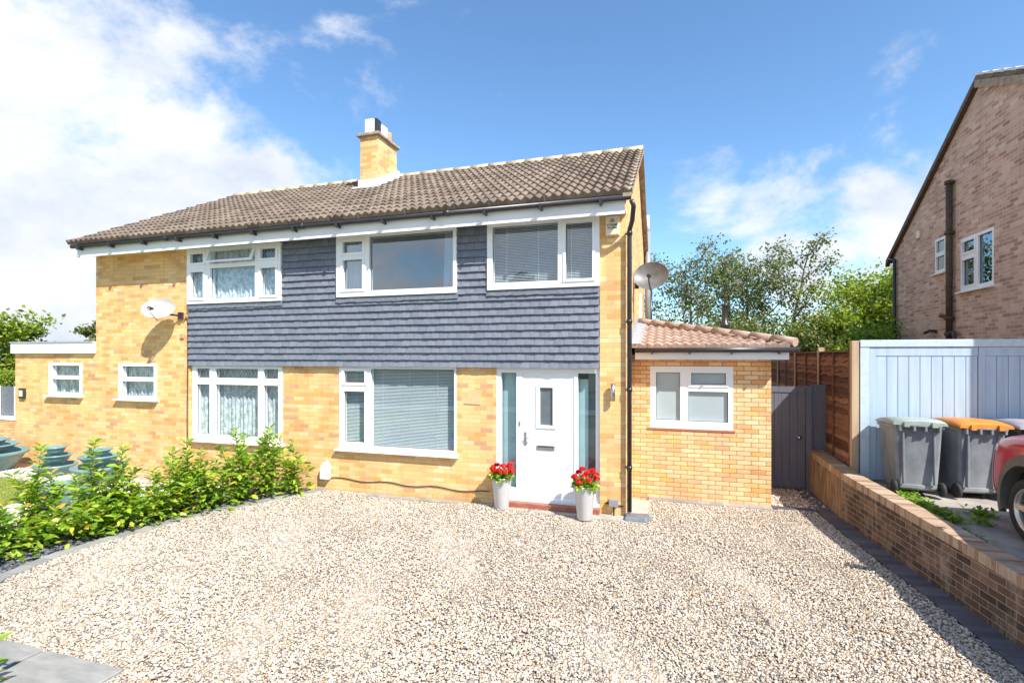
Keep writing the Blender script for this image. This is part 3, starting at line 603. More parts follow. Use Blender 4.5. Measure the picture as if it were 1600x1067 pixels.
lay3 = lambda top: [(0.035, 0.20, 0.07, 0.66, 's'), (0.26, 0.74, 0.07, 0.66), (0.80, 0.965, 0.07, 0.66, 's')] + top
def leads(rects, LP=0.0):
    def f(par):
        for (a, e, z0, z1) in rects:
            c = MB(front(FY + LP))
            x = a - (z1 - z0) ; st = 0.075
            k = a - (z1 - z0)
            while k < e:
                for sgn in (1, -1):
                    pts = []
                    za, zb = z0, z1; xa = k if sgn > 0 else k + (z1 - z0) * 0.6; xb = k + (z1 - z0) * 0.6 if sgn > 0 else k
                    t0, t1 = 0.0, 1.0
                    for t in (0,):
                        pass
                    # clip to a..e
                    dx = xb - xa
                    if dx != 0:
                        ta = (a - xa) / dx; te = (e - xa) / dx
                        lo, hi = min(ta, te), max(ta, te); t0 = max(0, lo); t1 = min(1, hi)
                    if t1 - t0 > 0.02:
                        c.tube([(xa + dx * t0, za + (zb - za) * t0, -0.026), (xa + dx * t1, za + (zb - za) * t1, -0.026)], 0.0035, 4)
                k += st
            c.build('lead_lattice', M['lead_dark'], par, recalc=False)
    return f
t3 = [(0.035, 0.20, 0.76, 0.95, 's'), (0.26, 0.74, 0.75, 0.96, 'open'), (0.80, 0.965, 0.76, 0.95, 's')]
ps = rel(W['w1'], [(0.035, 0.20, 0.08, 0.60, 's'), (0.26, 0.74, 0.08, 0.63), (0.79, 0.965, 0.08, 0.60, 's'), (0.035, 0.20, 0.72, 0.93, 's'), (0.26, 0.74, 0.71, 0.95, 'open'), (0.79, 0.965, 0.72, 0.93, 's')])
window(house, W['w1'], front(FY - 0.03), ps, 'net', proud=0.03, extra=leads([(ps[3][0] + .04, ps[3][1] - .04, ps[3][2] + .04, ps[3][3] - .04), (ps[5][0] + .04, ps[5][1] - .04, ps[5][2] + .04, ps[5][3] - .04)], -0.03))
ps = rel(W['w4'], [(0.05, 0.20, 0.08, 0.75), (0.27, 0.74, 0.08, 0.75), (0.80, 0.955, 0.08, 0.75), (0.05, 0.20, 0.84, 0.96), (0.27, 0.74, 0.84, 0.96), (0.80, 0.955, 0.84, 0.96)])
window(house, W['w4'], front(FY + 0.04), ps, 'net', sill=True, extra=leads([p[:4] for p in ps[3:]], 0.04))
def curt(par):
    for (a, e, z0, z1) in ((-3.78, -3.50, 3.64, 4.66), (-5.83, -5.23, 3.64, 4.66)):
        c = MB(front(FY)); n = 30; cols = []
        for i in range(n + 1):
            u = a + (e - a) * i / n; cols.append([c.vert((u + (0.03 if z > 4.5 else 0), z, -0.16 + 0.02 * math.sin(i * 1.3))) for z in (z0, z1)])
        for i in range(n): c.face([cols[i][0], cols[i + 1][0], cols[i + 1][1], cols[i][1]], smooth=True)
        c.build('curtain', M['curtain'], par, recalc=False)
ps = rel(W['w2'], [(0.05, 0.245, 0.10, 0.63, 's'), (0.29, 0.975, 0.09, 0.965), (0.05, 0.245, 0.70, 0.93, 's')])
window(house, W['w2'], front(FY - 0.03), ps, None, proud=0.03, glass='glass_hi', extra=curt)
ps = rel(W['w3'], [(0.05, 0.645, 0.10, 0.955), (0.70, 0.955, 0.09, 0.945, 's')])
window(house, W['w3'], front(FY - 0.03), ps, 'blind', proud=0.03, glass='glass_mid')
ps = rel(W['w5'], [(0.035, 0.245, 0.07, 0.72, 's'), (0.285, 0.985, 0.05, 0.975), (0.035, 0.245, 0.79, 0.965, 's')])
window(house, W['w5'], front(FY + 0.04), ps, 'blind', sill=True)
for k in ('w6', 'w7'):
    ps = rel(W[k], [(0.10, 0.93, 0.10, 0.50), (0.10, 0.93, 0.62, 0.92)])
    window(house, W[k], front(FY), ps, 'net', sill=True)

# hung tiles
b = MB(); G = 0.125; TW = 0.162; row = 0; z = 2.31
tholes = [W['w1'], W['w2'], W['w3']]
while z < 4.70:
    zt = min(z + G, 4.72); x = RECX[0] - (0.5 * TW if row % 2 else 0)
    segs = [(RECX[0], RECX[1] - 0.008)]
    for h in tholes:
        if h[2] - 0.005 < (z + zt) / 2 < h[3] + 0.1:
            ns = []
            for s0, s1 in segs:
                if h[0] > s0: ns.append((s0, min(s1, h[0])))
                if h[1] < s1: ns.append((max(s0, h[1]), s1))
            segs = [q for q in ns if q[1] - q[0] > 0.01]
    while x < RECX[1]:
        for s0, s1 in segs:
            a, c = max(x + 0.002, s0), min(x + TW - 0.002, s1)
            if c - a < 0.012: continue
            j = random.uniform(-0.003, 0.003); o1 = 0.036 + random.uniform(-0.003, 0.006); o2 = 0.002; yy = FY + 0.0; zb = z - 0.006 + j
            o1b = o1 + random.uniform(-0.003, 0.003)
            q = [b.vert(p) for p in ((a, yy, zb), (c, yy, zb), (c, yy, zt), (a, yy, zt), (a, yy - o1, zb), (c, yy - o1b, zb), (c, yy - o2, zt), (a, yy - o2, zt))]
            mid = b.vert(((a + c) / 2, yy - max(o1, o1b) - 0.003, zb))
            b.face([q[4], mid, q[5], q[6], q[7]]); b.face([q[0], q[1], q[5], mid, q[4]]); b.face([q[0], q[4], q[7], q[3]]); b.face([q[1], q[2], q[6], q[5]])
        x += TW
    z += G; row += 1
b.build('tile_cladding', M['slate_tile'], house)
b = MB()                                                              # lead aprons below the upper windows and the bottom tilt batten
for k in ('w1', 'w2', 'w3'):
    x0, x1 = W[k][0] - 0.02, W[k][1] + (0.0 if k == 'w3' else 0.03); n = 26
    pr = None
    for i in range(n + 1):
        u = x0 + (x1 - x0) * i / n; t = random.uniform(-0.008, 0.008)
        cur = [b.vert((u, FY - 0.03, W[k][2] - 0.005)), b.vert((u, FY - 0.046 - abs(t), W[k][2] - 0.10 + t))]
        if pr: b.face([pr[0], cur[0], cur[1], pr[1]], smooth=True)
        pr = cur
b.build('lead_flashing', M['lead_dark'], house, recalc=False)
# eaves
b = MB(); b.box(-12.16, -0.60, 7.70, 7.725, 4.62, 4.86); b.build('fascia', M['fascia'], house)
b = MB(); b.box(-12.14, -0.60, 7.727, 8.052, 4.70, 4.722)
b.build('soffit', M['soffit'], house)
b = MB()
b.tube([(-12.24, 7.645, 4.845), (-0.50, 7.645, 4.845)], 0.045, 12)
x = -12.0
while x < -0.6:
    b.box(x, x + 0.03, 7.575, 7.70, 4.755, 4.80); b.box(x - 0.004, x + 0.034, 7.572, 7.590, 4.755, 4.845)
    x += 0.92
for x in (-9.6, -6.35, -3.5): b.tube([(x, 7.645, 4.845), (x + 0.09, 7.645, 4.845)], 0.052, 12)
b.build('gutter', M['black'], house)
b = MB()
b.tube([(-0.50, 7.66, 4.80), (-0.47, 7.70, 4.72), (-0.50, 7.86, 4.55), (-0.545, 7.985, 4.45), (-0.55, 7.99, 4.3), (-0.55, 7.99, 0.10)], 0.036, 12)
for z in (4.36, 3.0, 1.95, 0.75): b.tube([(-0.55, 7.99, z), (-0.55, 7.99, z + 0.06)], 0.045, 12); b.box(-0.62, -0.55, 7.985, 8.055, z + 0.02, z + 0.035)
b.build('downpipe', M['black'], house)

def tiled(name, origin, along, up, length, slope, wave, gauge, amp, mat, parent, keep=None, step=0.024, sub=8, flat=False):
    b = MB(); O = Vector(origin); A = Vector(along).normalized(); U = Vector(up).normalized(); N = A.cross(U)
    if N.z < 0: N = -N
    nc = int(length / wave * sub); rows = int(math.ceil(slope / gauge))
    def prof(u):
        t = (u / wave) % 1.0
        return amp * (0.5 + 0.5 * math.cos(2 * math.pi * t)) ** 0.8
    for r in range(rows):
        s0, s1 = r * gauge, min((r + 1) * gauge + 0.02, slope)
        jit = [random.uniform(-0.005, 0.005) for _ in range(nc // (2 * sub) + 2)]
        low, hi, bot = [], [], []
        for i in range(nc + 1):
            u = length * i / nc; h = prof(u); j = jit[i // (2 * sub)]
            low.append(b.vert(O + A * u + U * (s0 + j) + N * (h + step + j * 0.5))); hi.append(b.vert(O + A * u + U * s1 + N * (h + 0.001)))
            bot.append(b.vert(O + A * u + U * (s0 + j) + N * (h - 0.004 if r else -0.02)))
        for i in range(nc):
            um = length * (i + 0.5) / nc; sm = (s0 + s1) / 2
            if keep and not keep(um, sm): continue
            u0, u1 = length * i / nc, length * (i + 1) / nc
            b.face([low[i], low[i + 1], hi[i + 1], hi[i]], 0, [(u0, s0 * 0.33 / gauge + 0.001), (u1, s0 * 0.33 / gauge + 0.001), (u1, s0 * 0.33 / gauge + 0.32), (u0, s0 * 0.33 / gauge + 0.32)], smooth=True)
            b.face([bot[i], bot[i + 1], low[i + 1], low[i]], 0, [(u0, s0 * 0.33 / gauge + 0.002), (u1, s0 * 0.33 / gauge + 0.002), (u1, s0 * 0.33 / gauge + 0.012), (u0, s0 * 0.33 / gauge + 0.012)])
    return b.build(name, mat, parent, recalc=False)
slopelen = math.hypot(RIDGE[0] - EAVE[0], RIDGE[1] - EAVE[1])
CUT = 0.62
roof = tiled('roof', (-12.30, EAVE[0], EAVE[1]), (1, 0, 0), (0, RIDGE[0] - EAVE[0], RIDGE[1] - EAVE[1]), 11.82, slopelen, 0.15, 0.315, 0.05, M['rooftile'], house, step=0.032, keep=lambda u, s_: u > CUT * s_ / slopelen - 0.04)
b = MB(); d = 0.035                                                     # back slope, underside and verge
bk = [(-12.28, 15.3, 4.90), (-0.50, 15.3, 4.90), (-0.50, RIDGE[0], RIDGE[1]), (-11.68, RIDGE[0], RIDGE[1])]
b.face([b.vert(p) for p in bk])
b.face([b.vert(p) for p in ((-12.26, 7.62, 4.88), (-11.66, RIDGE[0], RIDGE[1] + 0.02), (-12.26, 15.3, 4.88))])
for X0, X1 in ((-0.62, -0.485),):
    for (y0, z0), (y1, z1) in (((EAVE[0], EAVE[1]), RIDGE), (RIDGE, (15.3, 4.90))):
        b.prism([(y0, z0 - 0.055), (y1, z1 - 0.055), (y1, z1 + 0.028), (y0, z0 + 0.028)], lambda y, z: (X0, y, z), lambda y, z: (X1, y, z))
b.build('roof_verge', M['stone_cap'], roof)
b = MB(); x = -11.72
while x < -0.5:
    L = min(0.45, -0.48 - x); m_ = Matrix.Identity(4)
    b.tube([(x, RIDGE[0], RIDGE[1] + 0.0), (x + L - 0.012, RIDGE[0], RIDGE[1] + random.uniform(-0.004, 0.008))], 0.10, 12); x += 0.45
b.build('ridge_tile', M['ridge'], roof)
# chimney
ch = MB(); ch.box(-6.93, -6.46, 10.40, 11.26, 6.0, 7.66)
chim = ch.build('chimney', M['brick'], house)
b = MB(); b.box(-7.00, -6.39, 10.33, 11.33, 7.66, 7.72); b.box(-6.96, -6.43, 10.37, 11.29, 7.72, 7.75); b.build('chimney_cap', M['stone_cap'], chim, bevel=0.01)
b = MB(); b.box(-6.84, -6.62, 10.46, 10.72, 7.75, 8.10); b.box(-6.60, -6.56, 10.50, 10.70, 7.75, 8.12, 1); b.box(-6.62, -6.54, 10.74, 10.96, 7.75, 8.06); b.box(-6.84, -6.62, 10.722, 10.96, 7.75, 8.04); b.build('flue_box', [M['white'], M['black']], chim)
b = MB(); b.lathe([(0.0, 8.02), (0.085, 8.02), (0.10, 8.0), (0.09, 7.9), (0.10, 7.75)], 16, m=Matrix.Translation((-6.62, 11.12, 0))); b.build('chimney_pot', M['terra'], chim)
b = MB()
zf = EAVE[1] + SL * (10.40 - EAVE[0]) + 0.05
b.box(-6.97, -6.42, 10.365, 10.398, zf - 0.06, zf + 0.16); b.box(-7.02, -6.37, 10.22, 10.40, zf - 0.09, zf - 0.045)
k = 10.40
while k < 11.24:
    zz = EAVE[1] + SL * (k - EAVE[0]) + 0.05; b.box(-6.46, -6.425, k, k + 0.12, zz - 0.05, zz + 0.19); b.box(-6.965, -6.93, k, k + 0.12, zz - 0.05, zz + 0.19); b.box(-6.46, -6.33, k, k + 0.12, zz - 0.045, zz + 0.04); k += 0.12
b.build('chimney_flashing', M['mortar_w'], chim)
# annex flat roof
b = MB(); b.box(-14.84, HX0 - 0.003, 7.98, 12.1, 2.601, 2.80, 0); b.box(-14.86, HX0 - 0.004, 7.96, 12.1, 2.80, 2.83, 1); b.box(-14.84, HX0 - 0.003, 7.98, 8.048, 2.56, 2.601, 0)
b.build('flat_roof', [M['white'], M['lead']], house)

# ------- front door and side lights
tf = front(FY + 0.065)
X0, X1, Z0, Z1 = W['door']
df = MB(tf)
for a, c, d, e in cells(X0, X1, Z0 + 0.0, Z1, [(-2.67, -2.40, 0.30, 2.22), (-2.30, -1.43, 0.20, 2.22), (-1.37, -1.08, 0.30, 2.22)]): df.box(a, c, d, e, -0.07, 0.015)
df.box(X0, X1, 0.10, 0.16, 0.015, 0.06)
frame = df.build('door_frame', M['white'], house)
sg = glassmat('sidelight_glass', 1.9, (0.80, 0.90, 0.92))
for a, c in ((-2.67, -2.40), (-1.37, -1.08)):
    b = MB(tf); b.face([b.vert(p) for p in ((a, 0.30, -0.03), (c, 0.30, -0.03), (c, 2.22, -0.03), (a, 2.22, -0.03))]); b.build('side_pane', sg, frame, recalc=False)
b = MB(tf); b.box(-2.68, -2.40, 0.28, 2.24, -0.14, -0.13); b.build('frosted_film', M['frost'], frame)
b = MB(tf); b.box(-1.38, -1.22, 0.28, 2.12, -0.14, -0.13); b.box(-1.22, -1.07, 0.28, 2.24, -0.17, -0.16, 1); b.build('frosted_film', [M['frost'], M['frostgrey']], frame)
dm = MB(tf)
for a, c, d, e in cells(-2.298, -1.432, 0.202, 2.218, [(-2.00, -1.78, 1.36, 1.98)]): dm.box(a, c, d, e, -0.05, 0.0)
for a, c, d, e in cells(-2.055, -1.725, 1.31, 2.03, [(-2.00, -1.78, 1.36, 1.98)]): dm.box(a, c, d, e, 0.0, 0.018)
for a, c, d, e in cells(-2.25, -1.48, 0.25, 2.17, [(-2.238, -1.492, 0.262, 2.158)]): dm.box(a, c, d, e, 0.0, 0.005)
door = dm.build('front_door', M['white'], house)
b = MB(tf); b.face([b.vert(p) for p in ((-2.0, 1.36, -0.02), (-1.78, 1.36, -0.02), (-1.78, 1.98, -0.02), (-2.0, 1.98, -0.02))]); b.build('door_glass', M['frostgrey'], door, recalc=False)
b = MB(tf); b.box(-2.262, -2.225, 1.02, 1.24, 0.005, 0.016); b.tube([(-2.243, 1.15, 0.01), (-2.243, 1.15, 0.055), (-2.13, 1.155, 0.06)], 0.010, 8); b.tube([(-2.243, 1.06, 0.01), (-2.243, 1.06, 0.025)], 0.014, 8)
b.build('handle', M['chrome'], door)
b = MB(tf); b.box(-2.05, -1.75, 0.955, 1.03, 0.004, 0.014); b.box(-2.03, -1.77, 0.968, 0.985, 0.014, 0.02); b.box(-2.03, -1.77, 1.0, 1.018, 0.014, 0.018, 1); b.build('letterbox', [M['chrome'], M['black']], door)
b = MB(tf); b.box(-2.345, -2.325, 1.34, 1.42, 0.016, 0.035); b.build('doorbell', M['chrome'], frame, bevel=0.004)
b = MB(); b.box(-2.62, -1.01, 7.95, 8.08, -0.02, 0.098); b.build('door_step', M['redstep'], house, bevel=0.006)

# cable, small box at the pier foot and drain cover
b = MB(); pts = []
for i in range(40):
    x = -6.05 + 5.4 * i / 39
    if -2.8 < x < -0.98: continue
    pts.append((x, (FY - 0.012) if x > -1.0 else FY + 0.026, 0.22 + 0.02 * math.sin(i * 0.9) - 0.05 * (i / 39)))
b.tube([p for p in pts if p[0] < -2.8], 0.008, 6); b.build('cable', M['black'], house)
b = MB(); b.tube([p for p in pts if p[0] > -1.0], 0.011, 6); b.build('cable', M['black'], house)
o = MB(); o.box(-0.86, -0.72, 7.955, 8.048, 0.16, 0.27); o.box(-0.80, -0.775, 7.99, 8.0, 0.0, 0.16, 1)
tagit(o.build('junction_box', [M['grey_pipe'], M['black']], bevel=0.008), 'small grey electrical box with black lead low on the brick pier', 'junction box')
o = MB()
o.prism([(-0.62, 7.78), (-0.28, 7.80), (-0.20, 7.92), (-0.24, 8.10), (-0.62, 8.06)], lambda x, y: (x, y, 0.019), lambda x, y: (-0.45 + (x + 0.45) * 0.86, 7.93 + (y - 7.93) * 0.8, 0.075))
tagit(o.build('drain_cover', M['lead_dark'], bevel=0.01), 'dark grey sloping drain cover at the foot of the black downpipe', 'drain cover')
o = MB(); o.prism([(-6.20, 0.20), (-6.02, 0.20), (-6.02, 0.44), (-6.06, 0.52), (-6.14, 0.52), (-6.20, 0.40)], lambda x, z: (x, 7.985, z), lambda x, z: (x, 8.085, z))
tagit(o.build('vent_cover', M['white'], bevel=0.012), 'small white plastic vent cover low on the brick beside the last shrub', 'vent cover')
o = MB(); o.prism([(-3.34, 1.68), (-3.03, 1.67), (-3.02, 1.90), (-3.20, 1.93), (-3.25, 1.90)], lambda x, z: (x, 8.078, z), lambda x, z: (x, 8.092, z))
tagit(o.build('wall_plaque', M['plaque']), 'blank buff plaque on the brick between window and front door', 'plaque')

# wall light
wl = empty('wall_light', 'brushed steel cylinder wall light on the brick pier right of the front door', 'light', (-0.80, 8.05, 1.9))
b = MB(); b.tube([(-0.80, 7.975, 1.80), (-0.80, 7.975, 2.07)], 0.034, 16); b.build('lamp_body', M['chrome'], wl)
b = MB(); b.box(-0.83, -0.77, 7.99, 8.052, 1.88, 1.99); b.build('bracket', M['chrome'], wl)
# alarm box
ab = empty('alarm_box', 'cream burglar alarm box high on the brick pier under the eaves', 'alarm box', (-0.81, 8.05, 4.5))
b = MB(); b.prism([(-0.92, 4.37), (-0.70, 4.37), (-0.70, 4.68), (-0.92, 4.68)], lambda x, z: (x, 8.049, z), lambda x, z: (-0.81 + (x + 0.81) * 0.92, 7.965, 4.525 + (z - 4.525) * 0.95))
b.build('casing', M['cream'], ab, bevel=0.01)
b = MB(); b.lathe([(0.0, 0.0), (0.03, 0.0), (0.03, 0.003), (0, 0.003)], 14, m=Matrix.Translation((-0.81, 7.964, 4.60)) @ Matrix.Rotation(R(90), 4, 'X')); b.box(-0.86, -0.76, 7.961, 7.964, 4.575, 4.583); b.build('emblem', M['greenink'], ab)
def text(s, size, loc, parent, name='lettering', rot=(90, 0, 0), mat='ink'):
    cu = bpy.data.curves.new(name, 'FONT'); cu.body = s; cu.size = size; cu.align_x = 'CENTER'; cu.extrude = 0.001; cu.offset = size * 0.02
    t = bpy.data.objects.new('tmp', cu); COL.objects.link(t); t.rotation_euler = [R(a) for a in rot]; t.location = loc
    bpy.context.view_layer.update(); dg = bpy.context.evaluated_depsgraph_get()
    me = bpy.data.meshes.new_from_object(t.evaluated_get(dg)); me.transform(t.matrix_world); bpy.data.objects.remove(t)
    me.materials.clear(); me.materials.append(M[mat]); o = link(name, me, parent); o.matrix_parent_inverse = parent.matrix_basis.inverted(); return o
text('XTREME', 0.045, (-0.81, 7.963, 4.515), ab); text('ALARM', 0.045, (-0.81, 7.963, 4.472), ab)
# small lamp on the annex wall
o = empty('wall_light', 'small square black-framed wall light on the brick at the far left corner', 'light', (-14.5, 8.05, 1.6))
b = MB(); b.box(-14.60, -14.42, 8.0, 8.052, 1.50, 1.74); b.build('lamp_frame', M['black'], o)
b = MB(); b.box(-14.56, -14.46, 7.985, 7.999, 1.55, 1.69); b.build('lamp_cover', M['cream'], o)

# satellite dishes
def dish(label, c, nrm, r, mat, wallpt, sx=1.06, sy=0.94):
    e = empty('satellite_dish', label, 'satellite dish', wallpt, 'satellite dishes')
    zz = Vector(nrm).normalized(); xx = Vector((0, 0, 1)).cross(zz).normalized(); yy = zz.cross(xx)
    m = Matrix.Translation(c) @ Matrix((xx, yy, zz)).transposed().to_4x4()
    b = MB(); prof = [(0.001, 0), (r * .3, .012), (r * .6, .045), (r * .85, .085), (r, .115), (r * 1.01, .118), (r, .108), (r * .6, .038), (0.001, -.006)]
    b.lathe(prof, 36, m=m @ Matrix.Diagonal((sx, sy, 1, 1))); b.build('reflector', mat, e)
    b = MB(); tip = m @ Vector((0, -r * 0.55, 0.40)); b.tube([m @ Vector((0, -r * 0.92, 0.06)), m @ Vector((0, -r * 0.8, 0.28)), tip], 0.013, 8)
    b.build('arm', M['black'] if mat == M['dishgrey'] else M['dishwhite'], e)
    b = MB(); b.tube([tip, tip + (m @ Vector((0, 0, 0.0)) - tip).normalized() * 0.11], 0.034, 12); b.build('receiver', M['black'], e)
    b = MB(); b.tube([m @ Vector((0, 0, -0.01)), Vector(c) * 0.5 + Vector(wallpt) * 0.5 + Vector((0, 0, -0.03)), wallpt], 0.02, 8)
    wp = Vector(wallpt); n = 0.06; b.box(wp.x - .04, wp.x + .04, wp.y - .02, wp.y + .05, wp.z - 0.07, wp.z + 0.07); b.build('bracket', M['black'], e)
    return e
d1 = dish('pale oval satellite dish on the left brick wall between upper and lower floor', (-9.88, 7.80, 3.42), (0.36, -0.84, 0.38), 0.265, M['dishwhite'], (-9.62, 8.0, 3.33), 1.2, 0.84)
b = MB(); b.tube([(-9.62, 8.0, 3.3), (-9.55, 8.03, 3.22), (-9.5, 8.035, 3.3), (-9.46, 8.035, 3.22)], 0.011, 6); b.tube([(-9.46, 8.035, 3.24), (-9.455, 8.035, 2.6), (-9.47, 8.035, 1.2), (-9.46, 8.035, 0.1)], 0.012, 6)
b.build('cable', M['iron'], d1)
b = MB(); b.box(-9.66, -9.56, 8.02, 8.052, 2.86, 2.96); tagit(b.build('junction_box', M['terra'], bevel=0.01), 'tiny red junction box on the brick below the left satellite dish', 'junction box')
dish('grey satellite dish on the right gable wall beside the black downpipe', (-0.27, 9.85, 3.95), (-0.10, -0.93, 0.36), 0.30, M['dishgrey'], (-0.56, 10.15, 3.88))
# pipes on the gable
b = MB(); b.tube([(-0.50, 14.4, 2.6), (-0.50, 14.4, 5.9)], 0.075, 12); b.tube([(-0.50, 14.4, 5.9), (-0.50, 14.4, 6.35)], 0.05, 12, mi=1)
b.build('soil_pipe', [M['grey_pipe'], M['white']], house)
b = MB(); b.tube([(-0.42, 14.55, 2.6), (-0.42, 14.55, 4.35)], 0.04, 10); b.build('downpipe', M['black'], house)
b = MB(); b.box(-0.608, -0.57, 12.1, 12.45, 3.2, 3.95); b.build('pipe_casing', M['white'], house)

# ------- single-storey side extension (part of the house)
EY, EX = 9.25, 1.65
ew = (-0.28, 1.07, 1.24, 2.32)
b = MB()
for a, c, d, e in cells(HX1 + 0.002, EX, -0.05, 2.52, [ew]): b.box(a, c, EY, EY + 0.25, d, e)
b.box(EX - 0.25, EX, EY + 0.25, 13.5, -0.05, 2.52); b.box(HX1 + 0.002, EX - 0.25, 13.25, 13.5, -0.05, 2.52)
b.build('extension_wall', M['brick_new'], house)
ps = rel(ew, [(0.075, 0.37, 0.13, 0.90), (0.47, 0.945, 0.12, 0.60), (0.485, 0.935, 0.69, 0.92, 's')])
window(house, ew, front(EY + 0.02), ps, None, proud=0.02, glass='frostlight')
b = MB(); b.box(ew[0] - 0.05, ew[1] + 0.03, EY - 0.012, EY + 0.02, ew[2] - 0.035, ew[2]); b.build('clay_sill', M['sill_red'], house)
b = MB(); b.box(-0.52, 1.86, 8.98, 9.0, 2.44, 2.60); b.box(-0.52, 1.84, 9.002, 9.25, 2.46, 2.48); b.box(1.841, 1.86, 9.0, 13.6, 2.44, 2.60); b.box(1.65, 1.84, 9.25, 13.6, 2.46, 2.479); b.build('fascia', M['fascia'], house)
b = MB(); b.tube([(-0.52, 8.93, 2.60), (1.99, 8.93, 2.60)], 0.045, 10); b.tube([(1.95, 8.93, 2.60), (1.95, 13.6, 2.60)], 0.045, 10)
for x in (-0.25, 0.35, 1.0, 1.7): b.box(x, x + 0.025, 8.89, 8.98, 2.53, 2.57)
b.build('gutter', M['black'], house)
es = 0.212; OX, OY, OZ = 1.97, 8.90, 2.655
er = tiled('extension_roof', (-0.60, OY, OZ), (1, 0, 0), (0, 1, es), 2.57, 2.66, 0.15, 0.315, 0.034, M['terratile'], house, keep=lambda u, s: s / math.hypot(1, es) < (2.57 - u) + 0.06)
tiled('roof_slope', (OX, OY, OZ), (0, 1, 0), (-1, 0, es), 4.8, 2.64, 0.15, 0.315, 0.034, M['terratile'], er, keep=lambda u, s: u > s / math.hypot(1, es) - 0.06)
b = MB(); P0 = Vector((OX - 0.03, OY + 0.03, OZ + 0.06)); P1 = Vector((-0.56, OY + 2.53, OZ + 2.53 * es + 0.06)); n = 9
for i in range(n):
    a = P0.lerp(P1, i / n); c = P0.lerp(P1, (i + 0.965) / n); b.tube([a, c], [0.072, 0.084], 14)
b.build('ridge_tile', M['terratile'], er)
b = MB(); pr = None
for i in range(13):
    y = OY + 2.6 * i / 12; zz = OZ + (y - OY) * es; cur = [b.vert((-0.607, y, zz + 0.20)), b.vert((-0.60, y, zz + 0.05)), b.vert((-0.42, y, zz + 0.052))]
    if pr: b.face([pr[0], cur[0], cur[1], pr[1]]); b.face([pr[1], cur[1], cur[2], pr[2]])
    pr = cur
b.build('lead_flashing', M['lead'], er, recalc=False)
fp = MB(); fp.lathe([(0.09, 2.8), (0.085, 3.15), (0.11, 3.17), (0.11, 3.22), (0.065, 3.26), (0.065, 3.62), (0.085, 3.64), (0.085, 3.68), (0.0, 3.70)], 16, m=Matrix.Translation((1.27, 12.5, 0)))
fp.build('flue_pipe', M['black'], er)

# ------------------------------------------------------------------ neighbour's house (right)
nh = empty('neighbour_house', 'brown brick house on the right with plain gable wall facing the drive', 'house', (9, 12.5, 0.5))
NX, NR, NF, NN = 6.1, (12.62, 8.12), (16.75, 5.36), (8.0, 6.05)
wS = (13.99, 14.48, 4.43, 5.26); wL = (12.19, 13.38, 3.88, 5.03)
b = MB()
poly_cols = [(NN[0], 0.4), (NF[0], 0.4)]
def nz_(y): return NR[1] - (NR[1] - NF[1]) * (y - NR[0]) / (NF[0] - NR[0]) if y > NR[0] else NR[1] - (NR[1] - NN[1]) * (NR[0] - y) / (NR[0] - NN[0])
for a, c, d, e in cells(NN[0], NF[0], 0.4, 5.3, [wS, wL]): b.box(NX, NX + 0.25, a, c, d, e)
b.prism([(NN[0], 5.3), (NF[0], 5.3), (NF[0], NF[1] - 0.04), (NR[0], NR[1] - 0.05), (NN[0], NN[1] - 0.05)], lambda y, z: (NX, y, z), lambda y, z: (NX + 0.25, y, z))
b.box(NX + 0.25, 13, NN[0], NN[0] + 0.25, 0.4, NN[1] - 0.05); b.box(NX + 0.25, 13, NF[0] - 0.25, NF[0], 0.4, 5.25); b.box(12.75, 13, NN[0] + 0.25, NF[0] - 0.25, 0.4, 5.3)
b.build('wall', M['brick_brown'], nh)
b = MB(); b.box(NX + 0.9, NX + 1.0, 8.5, 16.4, 0.6, 5.3); b.build('interior_wall', M['room'], nh)
fz = nz_(NF[0] + 0.35)
nr = MB()
for (y0, z0), (y1, z1) in ((NR, (NF[0] + 0.32, nz_(NF[0] + 0.32))), ((NN[0] - 0.3, nz_(NN[0] - 0.3)), NR)):
    nr.prism([(y0, z0), (y1, z1), (y1, z1 + 0.09), (y0, z0 + 0.09)], lambda y, z: (NX - 0.08, y, z), lambda y, z: (13.1, y, z))
nro = nr.build('roof', M['rooftile'], nh)
b = MB()
b.prism([(NR[0] + 0.02, NR[1] - 0.09), (NF[0] + 0.30, nz_(NF[0] + 0.30) - 0.10), (NF[0] + 0.30, nz_(NF[0] + 0.30) + 0.0), (NR[0] + 0.02, NR[1] + 0.0)], lambda y, z: (NX - 0.095, y, z - 0.002), lambda y, z: (NX + 0.0, y, z - 0.002))
b.build('bargeboard', M['iron'], nro)
b = MB()
b.prism([(NN[0] - 0.3, nz_(NN[0] - 0.3) - 0.16), (NR[0], NR[1] - 0.16), (NR[0], NR[1] + 0.0), (NN[0] - 0.3, nz_(NN[0] - 0.3) + 0.0)], lambda y, z: (NX - 0.11, y, z - 0.004), lambda y, z: (NX + 0.0, y, z - 0.004))
b.build('verge', M['stone_cap'], nro)
b = MB(); y = NR[0]; k = 0
while y > 9:                                                            # pale lapped verge tiles
    y1 = y - 0.33; b.prism([(y1, nz_(y1) + 0.085), (y, nz_(y) + 0.10), (y, nz_(y) + 0.13), (y1, nz_(y1) + 0.145)], lambda u, z: (NX - 0.13, u, z), lambda u, z: (NX + 0.2, u, z)); y = y1
b.build('verge_tile', M['mortar_w'], nro)
tfn = side(NX + 0.02)
window(nh, wS, tfn, rel(wS, [(0.12, 0.88, 0.10, 0.48), (0.12, 0.88, 0.60, 0.92)]), None, sill=True, glass='frostlight')
window(nh, wL, tfn, rel(wL, [(0.06, 0.45, 0.08, 0.94), (0.53, 0.95, 0.08, 0.60, 's'), (0.53, 0.95, 0.70, 0.94, 's')]), None, sill=True, glass='glass_hi')
b = MB(); b.tube([(NX - 0.09, 13.62, 2.6), (NX - 0.09, 13.62, 6.38)], 0.062, 12)
